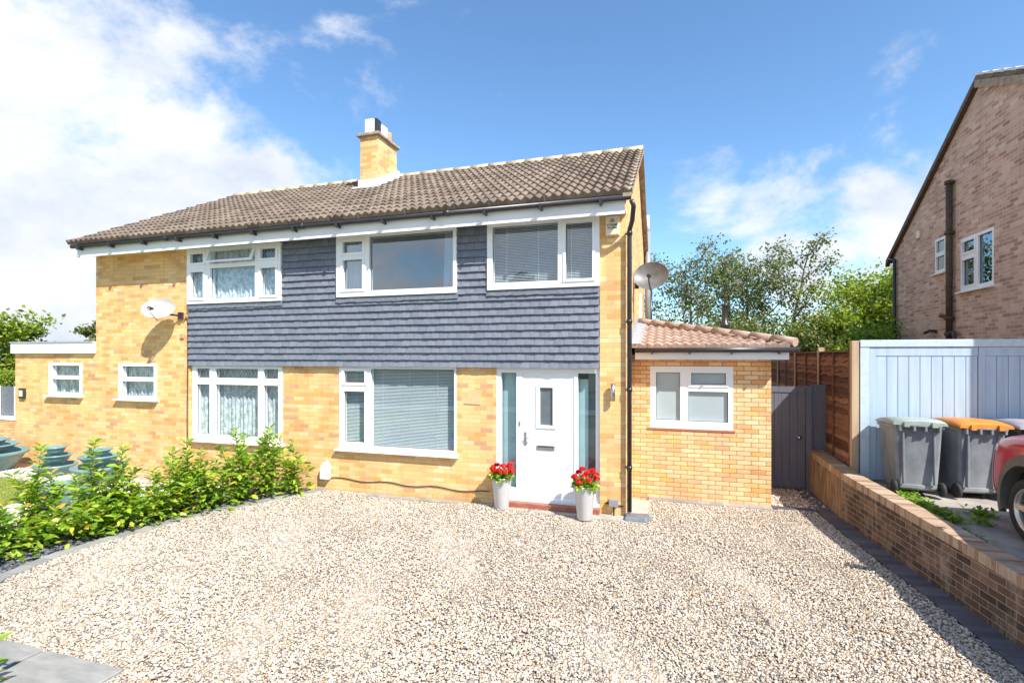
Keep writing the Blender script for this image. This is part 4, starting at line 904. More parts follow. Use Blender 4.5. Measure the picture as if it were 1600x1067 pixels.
for z in (2.95, 3.3, 5.2, 6.32): b.tube([(NX - 0.09, 13.62, z), (NX - 0.09, 13.62, z + 0.07)], 0.088, 12)
b.tube([(NX - 0.09, 13.62, 3.35), (NX - 0.10, 13.95, 3.42), (NX - 0.02, 14.1, 3.42)], 0.045, 8); b.tube([(NX - 0.09, 13.62, 3.0), (NX - 0.11, 13.40, 3.02), (NX - 0.11, 13.36, 2.9), (NX - 0.11, 13.36, 2.4)], 0.04, 8)
b.build('soil_pipe', M['iron'], nh)
b = MB(); b.tube([(NX - 0.07, 16.5, 0.6), (NX - 0.07, 16.5, 5.15), (NX - 0.06, 16.85, 5.25)], 0.042, 10); b.build('downpipe', M['black'], nh)
b = MB(); b.tube([(NX - 0.06, 17.02, 5.22), (13, 17.02, 5.22)], 0.06, 10); b.build('gutter', M['black'], nh)
b = MB(); b.box(NX - 0.03, NX + 0.002, 15.18, 15.34, 5.48, 5.66); b.build('wall_vent', M['cream'], nh)
b = MB(); b.tube([(NX - 0.02, 14.35, 3.08), (NX - 0.12, 14.42, 3.10), (NX - 0.2, 14.5, 3.04)], 0.035, 8); b.build('security_lamp', M['black'], nh)

# ------------------------------------------------------------------ low boundary wall
lw = empty('boundary_wall', 'low weathered brown brick wall between gravel drive and neighbour drive', 'wall', (2.7, 6, 0))
TH = 0.225; hts = [0.77, 0.72, 0.64, 0.60, 0.58]
def wallpart(name, z0f, z1f, mats, inset=0.0, vs=None):
    b = MB(); d = 0.0
    for i in range(len(WALLF) - 1):
        (xa, ya), (xb, yb) = WALLF[i], WALLF[i + 1]; L = math.hypot(xb - xa, yb - ya)
        seg = 1
        A0, A1, B0, B1 = z0f(i), z1f(i), z0f(i + 1), z1f(i + 1)
        va = lambda x, y, z: b.vert((x, y, z))
        fr = [(xa - inset, ya, A0), (xb - inset, yb, B0), (xb - inset, yb, B1), (xa - inset, ya, A1)]; bk = [(x + TH + 2 * inset, y, z) for x, y, z in fr]
        uvf = [(d, A0), (d + L, B0), (d + L, B1), (d, A1)] if vs is None else [(d, 0.02), (d + L, 0.02), (d + L, 0.02 + B1 - B0), (d, 0.02 + A1 - A0)]
        mi = 1 if (i == 0 and len(mats) > 1) else 0
        b.face([va(*p) for p in fr], mi, uvf); b.face([va(*p) for p in bk], mi, uvf)
        b.face([va(*p) for p in (fr[3], fr[2], bk[2], bk[3])], mi, [(d, 0.02), (d + L, 0.02), (d + L, 0.02 + TH), (d, 0.02 + TH)])
        if i == 0: b.face([va(*p) for p in (fr[0], fr[3], bk[3], bk[0])], mi)
        if i == len(WALLF) - 2: b.face([va(*p) for p in (fr[1], fr[2], bk[2], bk[1])], mi)
        d += L
    return b.build(name, mats, lw, recalc=True)
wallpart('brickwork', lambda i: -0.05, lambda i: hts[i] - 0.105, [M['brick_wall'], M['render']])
wallpart('coping', lambda i: hts[i] - 0.105, lambda i: hts[i], [M['coping']], inset=0.004, vs=1)

# ------------------------------------------------------------------ side gate, fence, garage doors
g = empty('side_gate', 'slate-grey boarded side gate with round silver handle beside the extension', 'gate', (2.1, 10.6, 0))
b = MB(); x = 1.68; n = 6; wd = (2.46 - 1.68) / n
for i in range(n): b.box(x + i * wd + 0.003, x + (i + 1) * wd - 0.003, 10.60, 10.62, 0.06, 1.92)
b.box(1.68, 2.46, 10.62, 10.65, 0.06, 1.92)
b.box(1.66, 2.46, 10.585, 10.60, 1.82, 1.93); b.box(1.66, 2.46, 10.585, 10.60, 0.05, 0.17)
b.build('gate_panel', M['gategrey'], g)
b = MB(); b.box(2.47, 2.57, 10.56, 10.66, 0.0, 1.94); b.box(2.57, 2.80, 10.60, 10.64, 0.7, 1.97); b.build('gate_post', M['gategrey'], g, bevel=0.004)
b = MB(); b.lathe([(0.0, 0.05), (0.022, 0.048), (0.03, 0.03), (0.016, 0.012), (0.045, 0.008), (0.045, 0)], 16, m=Matrix.Translation((2.36, 10.598, 0.98)) @ Matrix.Rotation(R(90), 4, 'X')); b.build('handle', M['chrome'], g)

fx = 2.86
ypost = [9.32, 11.15, 13.02, 14.9, 16.8]
names = ['nearest brown waney-lap fence panel beside the gate, next to the blue doors', 'second brown waney-lap fence panel along the side passage', 'third brown waney-lap fence panel, partly behind the gate top', 'farthest brown waney-lap fence panel behind the gate']
plab = ['tall pale timber post where the brown fence meets the blue garage doors', 'timber post between the nearest and second fence panels', 'timber post between the second and third fence panels', 'timber post between the third and farthest fence panels', 'timber post at the far end of the brown fence']
sf = empty('side_fence', 'tall red-brown waney-lap timber fence running back from the blue doors past the gate', 'fence', (fx, 13, 0.6))
for i, y in enumerate(ypost):
    b = MB(); b.box(fx - 0.05, fx + 0.05, y - 0.05, y + 0.05, 0.3, 2.74 if i == 0 else 2.66)
    b.build('fence_post', M['timber'], sf, bevel=0.006)
for i in range(4):
    y0, y1 = ypost[i] + 0.055, ypost[i + 1] - 0.055; zt = 2.56 - 0.0 * i; z0 = 0.74
    b = MB(); z = z0; nn = 22
    while z < zt - 0.02:
        pr = None; ph = random.uniform(0, 6); am = random.uniform(0.005, 0.016)
        for k in range(nn + 1):
            y = y0 + (y1 - y0) * k / nn; wv = am * math.sin(k * 0.8 + ph) + random.uniform(-0.005, 0.005)
            cur = [b.vert((fx - 0.036 + random.uniform(-.003, .003), y, z + wv)), b.vert((fx + 0.006, y, min(z + 0.125, zt))), b.vert((fx - 0.004, y, z + wv))]
            if pr: b.face([pr[0], cur[0], cur[1], pr[1]]); b.face([pr[2], cur[2], cur[0], pr[0]])
            pr = cur
        z += 0.088
    p = b.build('fence_panel', M['lap'], sf, recalc=False)
    b = MB()
    for k in range(3):
        y = y0 + (y1 - y0) * k / 2; y = min(max(y, y0 + 0.02), y1 - 0.02); b.box(fx - 0.052, fx - 0.032, y - 0.02, y + 0.02, z0, zt)
        b.box(fx + 0.018, fx + 0.045, y - 0.02, y + 0.02, z0, zt)
    b.box(fx - 0.05, fx + 0.05, y0, y1, zt, zt + 0.025)
    b.build('batten', M['fence'], p)
gd = empty('garage_doors', 'pale blue boarded double doors behind the wheelie bins', 'garage doors', (4.4, 9.3, 0.5))
GY = 9.30; gx0, gx1 = 2.93, 6.09; gm = 4.46
b = MB(); b.box(gx0, gx1, GY - 0.03, GY + 0.05, 2.64, 2.75); b.box(gx0, gx0 + 0.13, GY - 0.02, GY + 0.05, 0.53, 2.64); b.build('door_frame', M['bluetrim'], gd, bevel=0.004)
for a, c in ((gx0 + 0.135, gm - 0.004), (gm + 0.004, gx1 - 0.02)):
    b = MB(); b.box(a, c, GY + 0.012, GY + 0.04, 0.56, 2.63); b.box(a, a + 0.085, GY - 0.012, GY + 0.012, 0.56, 2.63); b.box(a + 0.085, c, GY - 0.012, GY + 0.012, 2.50, 2.63)
    nb = int((c - a - 0.085) / 0.135); wd = (c - a - 0.085) / nb
    for k in range(nb): b.box(a + 0.085 + k * wd + 0.0035, a + 0.085 + (k + 1) * wd - 0.0035, GY - 0.004, GY + 0.012, 0.56, 2.497)
    b.build('door_leaf', M['bluedoor'], gd, bevel=0.002)
b = MB(); b.box(4.55, 4.62, GY - 0.03, GY - 0.005, 1.30, 1.42); b.tube([(4.62, GY - 0.03, 1.52), (4.62, GY - 0.004, 1.52)], 0.03, 12); b.tube([(4.34, GY - 0.02, 1.33), (4.34, GY - 0.004, 1.33)], 0.018, 10); b.build('latch', M['iron'], gd)
# ------------------------------------------------------------------ wheelie bins
def bin_(label, loc, rz, body, lid, tilt=0):
    e = empty('wheelie_bin', label, 'wheelie bin', loc, 'wheelie bins in front of the blue doors'); e.rotation_euler = (R(tilt), 0, R(rz))
    def B(): m = MB(); m.local = True; return m
    b = B()                                   # rear (wheels, handle) faces -Y
    lv = [(0.07, 0.22, 0.20, 0.34), (0.10, 0.235, 0.21, 0.35), (0.55, 0.26, 0.25, 0.40), (0.93, 0.28, 0.28, 0.43), (0.935, 0.30, 0.30, 0.45), (0.98, 0.30, 0.30, 0.45)]
    rings = []
    for z, hw, yb, yf in lv:
        c = 0.03; pts = [(-hw + c, -yb), (hw - c, -yb), (hw, -yb + c), (hw, yf - c), (hw - c, yf), (-hw + c, yf), (-hw, yf - c), (-hw, -yb + c)]
        rings.append([b.vert((x, y, z)) for x, y in pts])
    for i in range(len(rings) - 1):
        for k in range(8): b.face([rings[i][k], rings[i][(k + 1) % 8], rings[i + 1][(k + 1) % 8], rings[i + 1][k]])
    b.face(rings[0][::-1]); b.face(rings[-1])
    for x in (-0.19, 0.165): b.box(x, x + 0.025, -0.30, -0.24, 0.16, 0.90)       # raised ribs on the back
    b.box(-0.22, 0.22, -0.235, -0.20, 0.10, 0.15)
    for x in (-0.24, -0.08, 0.05, 0.21): b.box(x, x + 0.03, -0.36, -0.29, 0.90, 0.98)
    bo = b.build('bin_body', body, e, bevel=0.006)
    b = B(); b.tube([(-0.25, -0.345, 0.975), (0.25, -0.345, 0.975)], 0.016, 8); b.build('handle_bar', body, e)
    b = B(); n = 9; rr = []
    for i in range(n + 1):
        y = -0.36 + 0.85 * i / n; z = 0.985 + 0.075 * math.sin(math.pi * min(1, (i + 1.2) / (n + 1.5))) ** 0.7
        rr.append([b.vert((-0.315, y, 0.985)), b.vert((-0.30, y, z)), b.vert((-0.1, y, z + 0.018)), b.vert((0.1, y, z + 0.018)), b.vert((0.30, y, z)), b.vert((0.315, y, 0.985))])
    for i in range(n):
        for k in range(5): b.face([rr[i][k], rr[i][k + 1], rr[i + 1][k + 1], rr[i + 1][k]], smooth=True)
        b.face([rr[i][0], rr[i + 1][0], rr[i + 1][5], rr[i][5]])
    b.face(rr[0]); b.face(rr[-1])
    for x in (-0.19, 0.13): b.box(x, x + 0.06, -0.385, -0.355, 0.96, 1.03)
    b.build('bin_lid', lid, e)
    for sx in (-1, 1):
        b = B(); m = Matrix.Translation((sx * 0.275, -0.22, 0.10)) @ Matrix.Rotation(R(90), 4, 'Y'); b.lathe([(0.0, -.025), (0.085, -.025), (0.10, -.015), (0.10, .015), (0.085, .025), (0.0, .025)], 24, m=m); b.build('wheel', M['rubber'], e)
    b = B(); b.tube([(-0.27, -0.22, 0.10), (0.27, -0.22, 0.10)], 0.012, 8); b.build('axle', M['chrome'], e)
bin_('grey wheelie bin with pale green lid, leaning nearest the fence post', (3.38, 8.66, 0.535), -4, M['bin'], M['lid_green'], -3)
bin_('grey wheelie bin with bright orange lid in the middle of the row', (4.10, 8.76, 0.535), 5, M['bin'], M['lid_orange'])
bin_('dark wheelie bin with grey lid partly hidden behind the red car', (4.80, 8.80, 0.535), 2, M['bin_dark'], M['lid_grey'])

# ------------------------------------------------------------------ red car
def car():
    e = empty('parked_car', 'red SUV with grey wheel arch cladding parked on the neighbour drive', 'car', (4.5, 5.35, 0.525))
    def B(): m = MB(); m.local = True; return m
    # local: +y forward; centre origin; half length 2.12
    st = [(2.20, .40, .58, .74, .68, .76, .42), (2.10, .28, .80, .96, .84, .99, .55), (1.88, .24, .905, 1.06, .93, 1.09, .66), (1.35, .22, .915, 1.10, .97, 1.14, .74), (0.92, .20, .91, 1.12, .98, 1.17, .74),
          (0.45, .20, .88, 1.08, .96, 1.42, .66), (-0.1, .20, .89, 1.09, .98, 1.62, .62), (-0.8, .20, .89, 1.10, .99, 1.64, .62), (-1.5, .22, .88, 1.12, 1.0, 1.58, .58), (-1.95, .28, .84, 1.10, 1.0, 1.30, .56), (-2.12, .42, .76, .92, .85, .98, .55)]
    b = B(); rings = []
    for y, zb, hw, zbelt, zsh, zt, tw in st:
        half = [(0, zb), (hw * .86, zb), (hw, zb + .14), (hw * 1.0, (zb + zbelt) / 2), (hw * .985, zsh), (hw * .93, zbelt), (tw, zt), (tw * .5, zt + .02), (0, zt + .03)]
        pts = half + [(-x, z) for x, z in half[-2:0:-1]]
        rings.append([b.vert((x, y, z)) for x, z in pts])
    n = len(rings[0])
    for i in range(len(rings) - 1):
        for k in range(n):
            glass = 4 <= i <= 8 and (k in (5, n - 6))
            b.face([rings[i][k], rings[i][(k + 1) % n], rings[i + 1][(k + 1) % n], rings[i + 1][k]], 1 if glass else 0, smooth=True)
    b.face(rings[0], smooth=True); b.face(rings[-1], smooth=True)
    body = b.build('body', [M['carred'], M['carglass'], M['black']], e, subsurf=2)
    c = B(); 
    for y in (1.29, -1.30):
        for sx in (-1, 1): c.tube([(sx * 0.55, y, 0.42), (sx * 1.1, y, 0.42)], 0.405, 40)
    cut = c.build('cutter', M['black'], e)
    md = body.modifiers.new('arch', 'BOOLEAN'); md.operation = 'DIFFERENCE'; md.object = cut; md.solver = 'EXACT'
    bpy.context.view_layer.update(); dg = bpy.context.evaluated_depsgraph_get()
    me = bpy.data.meshes.new_from_object(body.evaluated_get(dg)); body.modifiers.clear(); body.data = me
    for p in me.polygons:
        ctr = p.center
        for y in (1.29, -1.30):
            if abs(math.hypot(ctr.y - y, ctr.z - 0.42) - 0.405) < 0.02 or (abs(abs(ctr.x) - 0.55) < 0.01 and math.hypot(ctr.y - y, ctr.z - .42) < .405): p.material_index = 2
    bpy.data.objects.remove(cut)
    for y in (1.29, -1.30):
        for sx in (-1, 1):
            b = B(); pr = None; ns = 30                                  # arch cladding
            for k in range(ns + 1):
                a = R(-22) + (math.pi + R(44)) * k / ns; cur = []
                for r, dx in ((0.395, 0.78), (0.395, 0.925), (0.45, 0.925), (0.47, 0.84)):
                    cur.append(b.vert((sx * dx, y + r * math.cos(a), 0.42 + r * math.sin(a) * (1.12 if r > .4 else 1.0))))
                if pr:
                    for q in range(3): b.face([pr[q], cur[q], cur[q + 1], pr[q + 1]], smooth=False)
                pr = cur
            b.build('arch_cladding', M['clad'], e)
            m = Matrix.Translation((sx * 0.79, y, 0.345)) @ Matrix.Rotation(R(90 * sx), 4, 'Y')
            w_ = B(); w_.lathe([(0.225, -.11), (0.30, -.11), (0.335, -.085), (0.345, -.04), (0.345, .04), (0.335, .085), (0.305, .105), (0.235, .10), (0.225, .08), (0.225, -.11)], 44, m=m)
            wo = w_.build('wheel', M['rubber'], e)
            r_ = B(); r_.lathe([(0.235, .095), (0.225, .098), (0.212, .06), (0.21, -.05)], 36, m=m); r_.lathe([(0.0, .07), (0.05, .07), (0.06, .05), (0.06, .0)], 20, m=m)
            for k in range(5):
                mm = m @ Matrix.Rotation(2 * math.pi * k / 5 + 0.3, 4, 'Z')
                q = [(0.03, -0.042, 0.03), (0.22, -0.030, 0.055), (0.22, 0.030, 0.055), (0.03, 0.042, 0.03), (0.03, -0.034, 0.068), (0.22, -0.022, 0.088), (0.22, 0.022, 0.088), (0.03, 0.034, 0.068)]
                ids = [r_.vert(mm @ Vector(p)) for p in q]
                for f in ((0, 3, 2, 1), (4, 5, 6, 7), (0, 1, 5, 4), (1, 2, 6, 5), (2, 3, 7, 6), (3, 0, 4, 7)): r_.face([ids[i] for i in f])
            r_.build('rim', M['alloy'], wo, bevel=0)
            d_ = B(); d_.lathe([(0.0, .01), (0.16, .01), (0.16, -.02), (0.0, -.02)], 24, m=m); d_.build('brake_disc', M['iron'], wo)
    for sx in (-1, 1):
        b = B(); b.lathe([(0.001, 1), (.5, .87), (.87, .5), (1, 0), (.87, -.5), (.5, -.87), (0.001, -1)], 20, m=Matrix.Translation((sx * 0.75, 1.93, 0.90)) @ Matrix.Rotation(R(sx * 28), 4, 'Z') @ Matrix.Diagonal((0.09, 0.19, 0.10, 1))); b.build('headlight', M['lampglass'], e)
        b = B(); b.tube([(sx * 0.90, 0.62, 1.10), (sx * 1.02, 0.62, 1.14)], 0.02, 8); b.box(min(sx * .98, sx * 1.14), max(sx * .98, sx * 1.14), 0.55, 0.65, 1.05, 1.20); b.build('door_mirror', M['carred'], e, bevel=0.02)
    b = B(); b.box(-0.62, 0.62, 2.07, 2.16, 0.30, 0.44); b.box(-0.45, 0.45, 2.09, 2.155, 0.55, 0.70); b.build('bumper_grille', M['clad'], e, bevel=0.02)
    b = B(); b.box(-0.60, 0.60, -2.16, -2.06, 0.32, 0.50); b.build('rear_bumper', M['clad'], e, bevel=0.02)
car()

# ------------------------------------------------------------------ flower pots by the door
def flowerpot(label, loc, seed, white=False):
    e = empty('flower_pot', label, 'flower pot', loc, 'white vases of red geraniums by the front door'); rnd = np.random.default_rng(seed)
    b = MB(); b.local = True; b.lathe([(0.0, 0.0), (0.105, 0.0), (0.112, 0.01), (0.165, 0.50), (0.172, 0.51), (0.168, 0.52), (0.155, 0.515), (0.15, 0.46), (0.0, 0.45)], 36); b.build('vase', M['vase'], e)
    n = 260; a = rnd.uniform(0, 6.283, n); r = 0.15 * np.sqrt(rnd.uniform(0, 1, n)); P = np.stack([r * np.cos(a), r * np.sin(a), 0.47 + rnd.uniform(0, 0.14, n) * (1 - r * 3)], 1)
    D = np.stack([np.cos(a) * (0.3 + r * 7), np.sin(a) * (0.3 + r * 7), rnd.uniform(-0.1, 0.9, n)], 1); N = np.tile([0, 0, 1.0], (n, 1)) + rnd.normal(0, .4, (n, 3))
    leaves('foliage', P, D, N, rnd.uniform(.06, .10, n), rnd.uniform(.028, .042, n), M['leaf_shrub'], e)
    cs = [(-.15, -.04, .66), (-.05, .02, .74), (.06, -.06, .71), (.15, -.02, .68), (0, -.12, .66), (-.1, .08, .68), (.1, .09, .72), (-.07, -.10, .60), (.17, .05, .62), (.02, .10, .66), (-.17, .05, .62), (.08, -.13, .62)]
    for ci, c in enumerate(cs):
        m = 80; v = rnd.normal(0, 1, (m, 3)); v /= np.linalg.norm(v, axis=1, keepdims=True); v[:, 2] = np.abs(v[:, 2]) * .9 - .15
        P = np.array(c) + rnd.normal(0, .012, 3) + v * rnd.uniform(.026, .056, (m, 1)); N = v + rnd.normal(0, .3, (m, 3)); D = np.cross(v, rnd.normal(0, 1, (m, 3)))
        leaves('bloom', P - D / np.linalg.norm(D, axis=1, keepdims=True) * .014, D, N, np.full(m, .036), np.full(m, .017), M['petal_w'] if (white and ci == 1) else M['petal'], e, rich=False)
    b = MB(); b.local = True
    for c in cs: b.tube([(c[0] * .4, c[1] * .4, .46), c], 0.004, 5)
    b.build('stem', M['weed'], e)
flowerpot('white vase of red geraniums at the left of the front door', (-2.58, 7.86, 0.012), 3, True)
flowerpot('white vase of red geraniums at the right of the front door by the pier', (-1.20, 7.72, 0.012), 5)

# ------------------------------------------------------------------ teal planters
def planter(label, loc, prof, seed=None):
    o = MB(); o.lathe(prof, 36, m=Matrix.Translation(loc)); return tagit(o.build('planter', M['teal']), label, 'planter', 'teal garden planters')
def bowl(r, h, z): return [(0.0, z), (r * .62, z), (r * .80, z + h * .45), (r * .93, z + h * .78), (r, z + h * .82), (r * 1.03, z + h * .86), (r * 1.03, z + h), (r * .96, z + h), (r * .86, z + h * .7), (0.0, z + h * .62)]
planter('large teal bowl planter with stacked rims at the far left edge', (-14.15, 7.2, 0), bowl(.66, .42, 0) + bowl(.50, .17, .40) + bowl(.34, .14, .54))
planter('three-tier teal planter against the brick, second from the left', (-12.25, 7.35, 0), bowl(.36, .24, 0) + bowl(.27, .18, .26) + bowl(.18, .16, .44))
planter('wide teal tiered planter behind the tall shrub near the window', (-10.75, 7.2, 0), bowl(.44, .34, 0) + bowl(.33, .2, .34) + bowl(.2, .14, .52))
planter('small teal pot on the pale gravel at the bottom left behind the shrubs', (-8.75, 4.05, 0), bowl(.24, .34, 0))
o = MB(); x0, y0 = -9.3, 5.75
o.prism([(-.30, -.2), (.30, -.2), (.30, .2), (-.30, .2)], lambda x, y: (x0 + x * .85, y0 + y * .85, 0), lambda x, y: (x0 + x, y0 + y, .34)); o.box(x0 - .33, x0 + .33, y0 - .23, y0 + .23, .34, .39)
tagit(o.build('planter', M['teal'], bevel=0.015), 'rectangular teal trough planter half hidden by the shrubs', 'planter', 'teal garden planters')
planter('round teal planter beside the rectangular trough', (-9.75, 5.9, 0), bowl(.27, .36, 0))

# ------------------------------------------------------------------ shrubs
def shrub(label, x, y, h, spread, nst, seed, dens=1.0, group='young laurel shrubs in a row along the drive'):
    e = empty('laurel_shrub', label, 'shrub', (x, y, 0), group); rnd = np.random.default_rng(seed)
    b = MB(); b.local = True; Ps, Ds, Ns, Ls = [], [], [], []
    for s in range(nst):
        a = rnd.uniform(0, 6.283); hh = h * (rnd.uniform(0.45, 0.92) if s else 1.0); sp = spread * rnd.uniform(0.3, 1.0) * (0.35 if s == 0 else 1)
        tip = np.array([math.cos(a) * sp, math.sin(a) * sp, hh]); bend = rnd.normal(0, .04, 2); pts = []
        for k in range(7):
            t = k / 6; p = tip * np.array([t ** .8, t ** .8, t]) + np.array([bend[0], bend[1], 0]) * math.sin(t * 3); pts.append(p)
        b.tube([tuple(p) for p in pts], [0.010 - 0.007 * k / 6 for k in range(7)], 5)
        n = int(hh * 62 * dens); 
        for k in range(n):
            t = 0.10 + 0.90 * (k / n) ** 0.85; i = min(int(t * 6), 5); p = pts[i] + (pts[i + 1] - pts[i]) * (t * 6 - i)
            ph = k * 2.4 + rnd.uniform(-.3, .3); up = 0.15 + 0.55 * t ** 2
            d = np.array([math.cos(ph), math.sin(ph), up + rnd.normal(0, .2)]); Ps.append(p + d * 0.012); Ds.append(d)
            Ns.append(np.array([0, 0, 1.0]) + rnd.normal(0, .25, 3)); Ls.append(rnd.uniform(.13, .20) * (1 - .25 * t))
    m = int(170 * dens * (spread / .35) ** 1.3)                          # low leafy skirt
    a = rnd.uniform(0, 6.283, m); r = spread * np.sqrt(rnd.uniform(0.05, 1, m)) * 1.1; z = rnd.uniform(.04, h * .62, m)
    for k in range(m):
        Ps.append(np.array([r[k] * math.cos(a[k]) * (.85 - .3 * z[k] / h), r[k] * math.sin(a[k]) * (.85 - .3 * z[k] / h), z[k]])); Ds.append(np.array([math.cos(a[k]), math.sin(a[k]), rnd.normal(.25, .35)])); Ns.append(np.array([0, 0, 1.0]) + rnd.normal(0, .35, 3)); Ls.append(rnd.uniform(.10, .16))
    L = np.array(Ls); b.build('stem', M['stem'], e)
    leaves('foliage', np.array(Ps), np.array(Ds), np.array(Ns), L, L * rnd.uniform(.19, .27, len(L)), M['leaf_shrub'], e)
SH = [(-6.42, 7.62, .98, .20, 4, 'slim shrub at the far end of the row beside the white vent cover'),
      (-6.85, 7.35, 1.22, .32, 7, 'tall bushy shrub second from the house end of the row'),
      (-7.05, 6.95, 1.25, .36, 7, 'tall wide shrub third from the house end, in front of the window corner'),
      (-7.20, 6.45, .98, .38, 8, 'dense round shrub in the middle of the row'),
      (-7.50, 6.25, 1.12, .30, 6, 'upright shrub with reddish tips left of the dense round one'),
      (-7.45, 5.85, .74, .36, 8, 'low spreading shrub below the taller middle shrubs'),
      (-7.60, 5.40, .70, .38, 8, 'low bright shrub by the edging in the left half of the row'),
      (-7.85, 5.35, 1.28, .30, 6, 'tall leggy shrub in front of the wide teal planter'),
      (-7.72, 4.85, .68, .38, 8, 'low dark-based shrub right of the tall slender one'),
      (-8.05, 4.65, 1.28, .22, 4, 'tall slender column-like shrub near the left end'),
      (-7.85, 4.25, .62, .34, 7, 'low shrub at the foot of the slender column-like shrub'),
      (-7.95, 3.75, .86, .40, 8, 'broad-leaved shrub at the left frame edge beside the edging')]
for i, (x, y, h, sp, ns, lab) in enumerate(SH): shrub(lab, x, y, h, sp * 1.35, ns + (3 if i in (4, 7, 9) else 1), 40 + i, 1.0 if i in (4, 7, 9) else 0.85)
shrub('shrub beside the grey paving slab at the bottom left corner, casting leaf shadows on it', -4.80, 2.20, .80, .30, 6, 78, .8, None)

# weeds along the neighbour's drive
def weeds():
    P, D, N, L = [], [], [], []; rnd = np.random.default_rng(9)
    for (cx, cy, rx, ry, n) in ((3.20, 8.1, .09, .50, 560), (3.26, 7.5, .10, .20, 200), (3.72, 7.7, .10, .12, 110), (3.15, 6.6, .07, .06, 60), (3.52, 7.3, .10, .08, 50), (3.45, 5.9, .12, .06, 60)):
        for _ in range(n):
            x = cx + rnd.normal(0, rx) * .7; y = cy + rnd.normal(0, ry) * .7; x = max(x, 2.79 + 0.095 * (8.8 - y)+0.02); P.append((x, y, .52 + abs(rnd.normal(0, .03)))); a = rnd.uniform(0, 6.28)
            D.append((math.cos(a), math.sin(a), rnd.uniform(.1, 1.3))); N.append((rnd.normal(0, .3), rnd.normal(0, .3), 1)); L.append(rnd.uniform(.04, .09))
    L = np.array(L); tagit(leaves('weeds', P, D, N, L, L * .3, M['weed'], rich=False), 'bright green low weeds along the wall and cracks of the neighbour drive', 'weeds', None, 'stuff')
weeds()

# ------------------------------------------------------------------ trees
def tree(name, label, cat, base, h, crown, trunk_r, nleaf, leafL, mat, bark, seed, airy=False, group=None, nlimb=9, trunks=1, clump=0.35, low=0.25):
    e = empty(name, label, cat, base, group); rnd = np.random.default_rng(seed); b = MB(); b.local = True
    nodes = []
    for tk in range(trunks):
        lean = rnd.normal(0, .07, 2) * h if trunks > 1 else rnd.normal(0, .02, 2) * h
        tp = [np.array([0, 0, 0.]) + np.array([lean[0] * t, lean[1] * t, h * .93 * t]) + np.append(rnd.normal(0, .04, 2) * t, 0) for t in np.linspace(0, 1, 9)]
        b.tube([tuple(p) for p in tp], [trunk_r * (1 - .9 * t) + .008 for t in np.linspace(0, 1, 9)], 8)
        for l in range(nlimb):
            t = low + (0.95 - low) * (l + rnd.uniform(0, .8)) / nlimb; i = min(int(t * 8), 7); p = tp[i] + (tp[i + 1] - tp[i]) * (t * 8 - i)
            a = l * 2.4 + rnd.uniform(-.5, .5); shape = math.sin(math.pi * (0.12 + .80 * (t - low) / (1 - low))) ** .7
            ln = crown * shape * rnd.uniform(.7, 1.15); rise = (.9 if airy else .45) * ln
            q = [p]
            for s in range(1, 5):
                q.append(p + np.array([math.cos(a) * ln * s / 4, math.sin(a) * ln * s / 4, rise * (s / 4) ** (1.0 if airy else .9)]) + rnd.normal(0, .05 * ln, 3)); 
            b.tube([tuple(z) for z in q], [trunk_r * .38 * (1 - t * .6) * (1 - .8 * s / 4) + .005 for s in range(5)], 5)
            for s in range(1, 5):
                nodes.append((q[s], 1.0))
                for _ in range(3):
                    d = rnd.normal(0, 1, 3); d[2] = abs(d[2]) * .6 if not airy else d[2] * .5 + .3
                    d /= np.linalg.norm(d); tw = q[s] + d * ln * rnd.uniform(.18, .45); nodes.append((tw, 1.0)); b.tube([tuple(q[s]), tuple(tw)], [.012, .004], 4)
        nodes.append((tp[-1], 1.0)); nodes.append((tp[-2], 1.0))
    b.build('trunk', bark, e)
    C = np.array([n_[0] for n_ in nodes]); k = rnd.integers(0, len(C), nleaf); sz = crown * clump * np.exp(rnd.normal(0, .3, len(C)))[k][:, None]
    v = rnd.normal(0, 1, (nleaf, 3)); v /= np.linalg.norm(v, axis=1, keepdims=True); v *= rnd.uniform(0, 1, (nleaf, 1)) ** .5
    P = C[k] + v * sz * np.array([1, 1, .75]) - (np.array([0, 0, .12]) * crown * rnd.uniform(0, 1, (nleaf, 1)) if airy else 0)
    D = rnd.normal(0, 1, (nleaf, 3)); D[:, 2] -= .7 if airy else .2; N = rnd.normal(0, .5, (nleaf, 3)); N[:, 2] += 1; L = leafL * rnd.uniform(.6, 1.3, nleaf)
    leaves('crown', P, D, N, L, L * .36, mat, e, rich=False)
    return e
# back garden trees seen over the extension
G2 = 'trees behind the extension'
tree('birch_tree', 'airy silver birch at the left, rising beside the grey satellite dish', 'tree', (0.9, 21.0, 0), 6.6, 1.75, .10, 6500, .11, M['leaf_birch'], M['birchbark'], 11, True, G2, 11, 2, .22)
tree('birch_tree', 'airy birch in the middle with a twin pale stem', 'tree', (2.9, 22.5, 0), 6.5, 1.7, .10, 7500, .11, M['leaf_birch'], M['birchbark'], 15, True, G2, 10, 2, .24)
tree('birch_tree', 'tallest airy birch, right of the middle, leaning right', 'tree', (4.1, 22.5, 0), 7.1, 1.5, .10, 6000, .11, M['leaf_birch'], M['birchbark'], 13, True, G2, 11, 2, .22)
tree('garden_tree', 'low dark green tree just above the extension ridge tiles', 'tree', (2.2, 19.5, 0), 3.6, 1.7, .10, 9000, .11, M['leaf_birch'], M['bark'], 14, False, G2, 9, 1, .4, .2)
tree('garden_tree', 'low dark bush between birches and bright tree', 'tree', (5.4, 20.0, 0), 3.4, 1.6, .10, 8000, .11, M['leaf_birch'], M['bark'], 16, False, G2, 9, 1, .4, .2)
tree('garden_tree', 'bright yellow-green rounded tree near the brown brick gable', 'tree', (7.9, 22.0, 0), 5.6, 2.3, .14, 26000, .12, M['leaf_bright'], M['bark'], 17, False, G2, 12, 1, .34, .2)
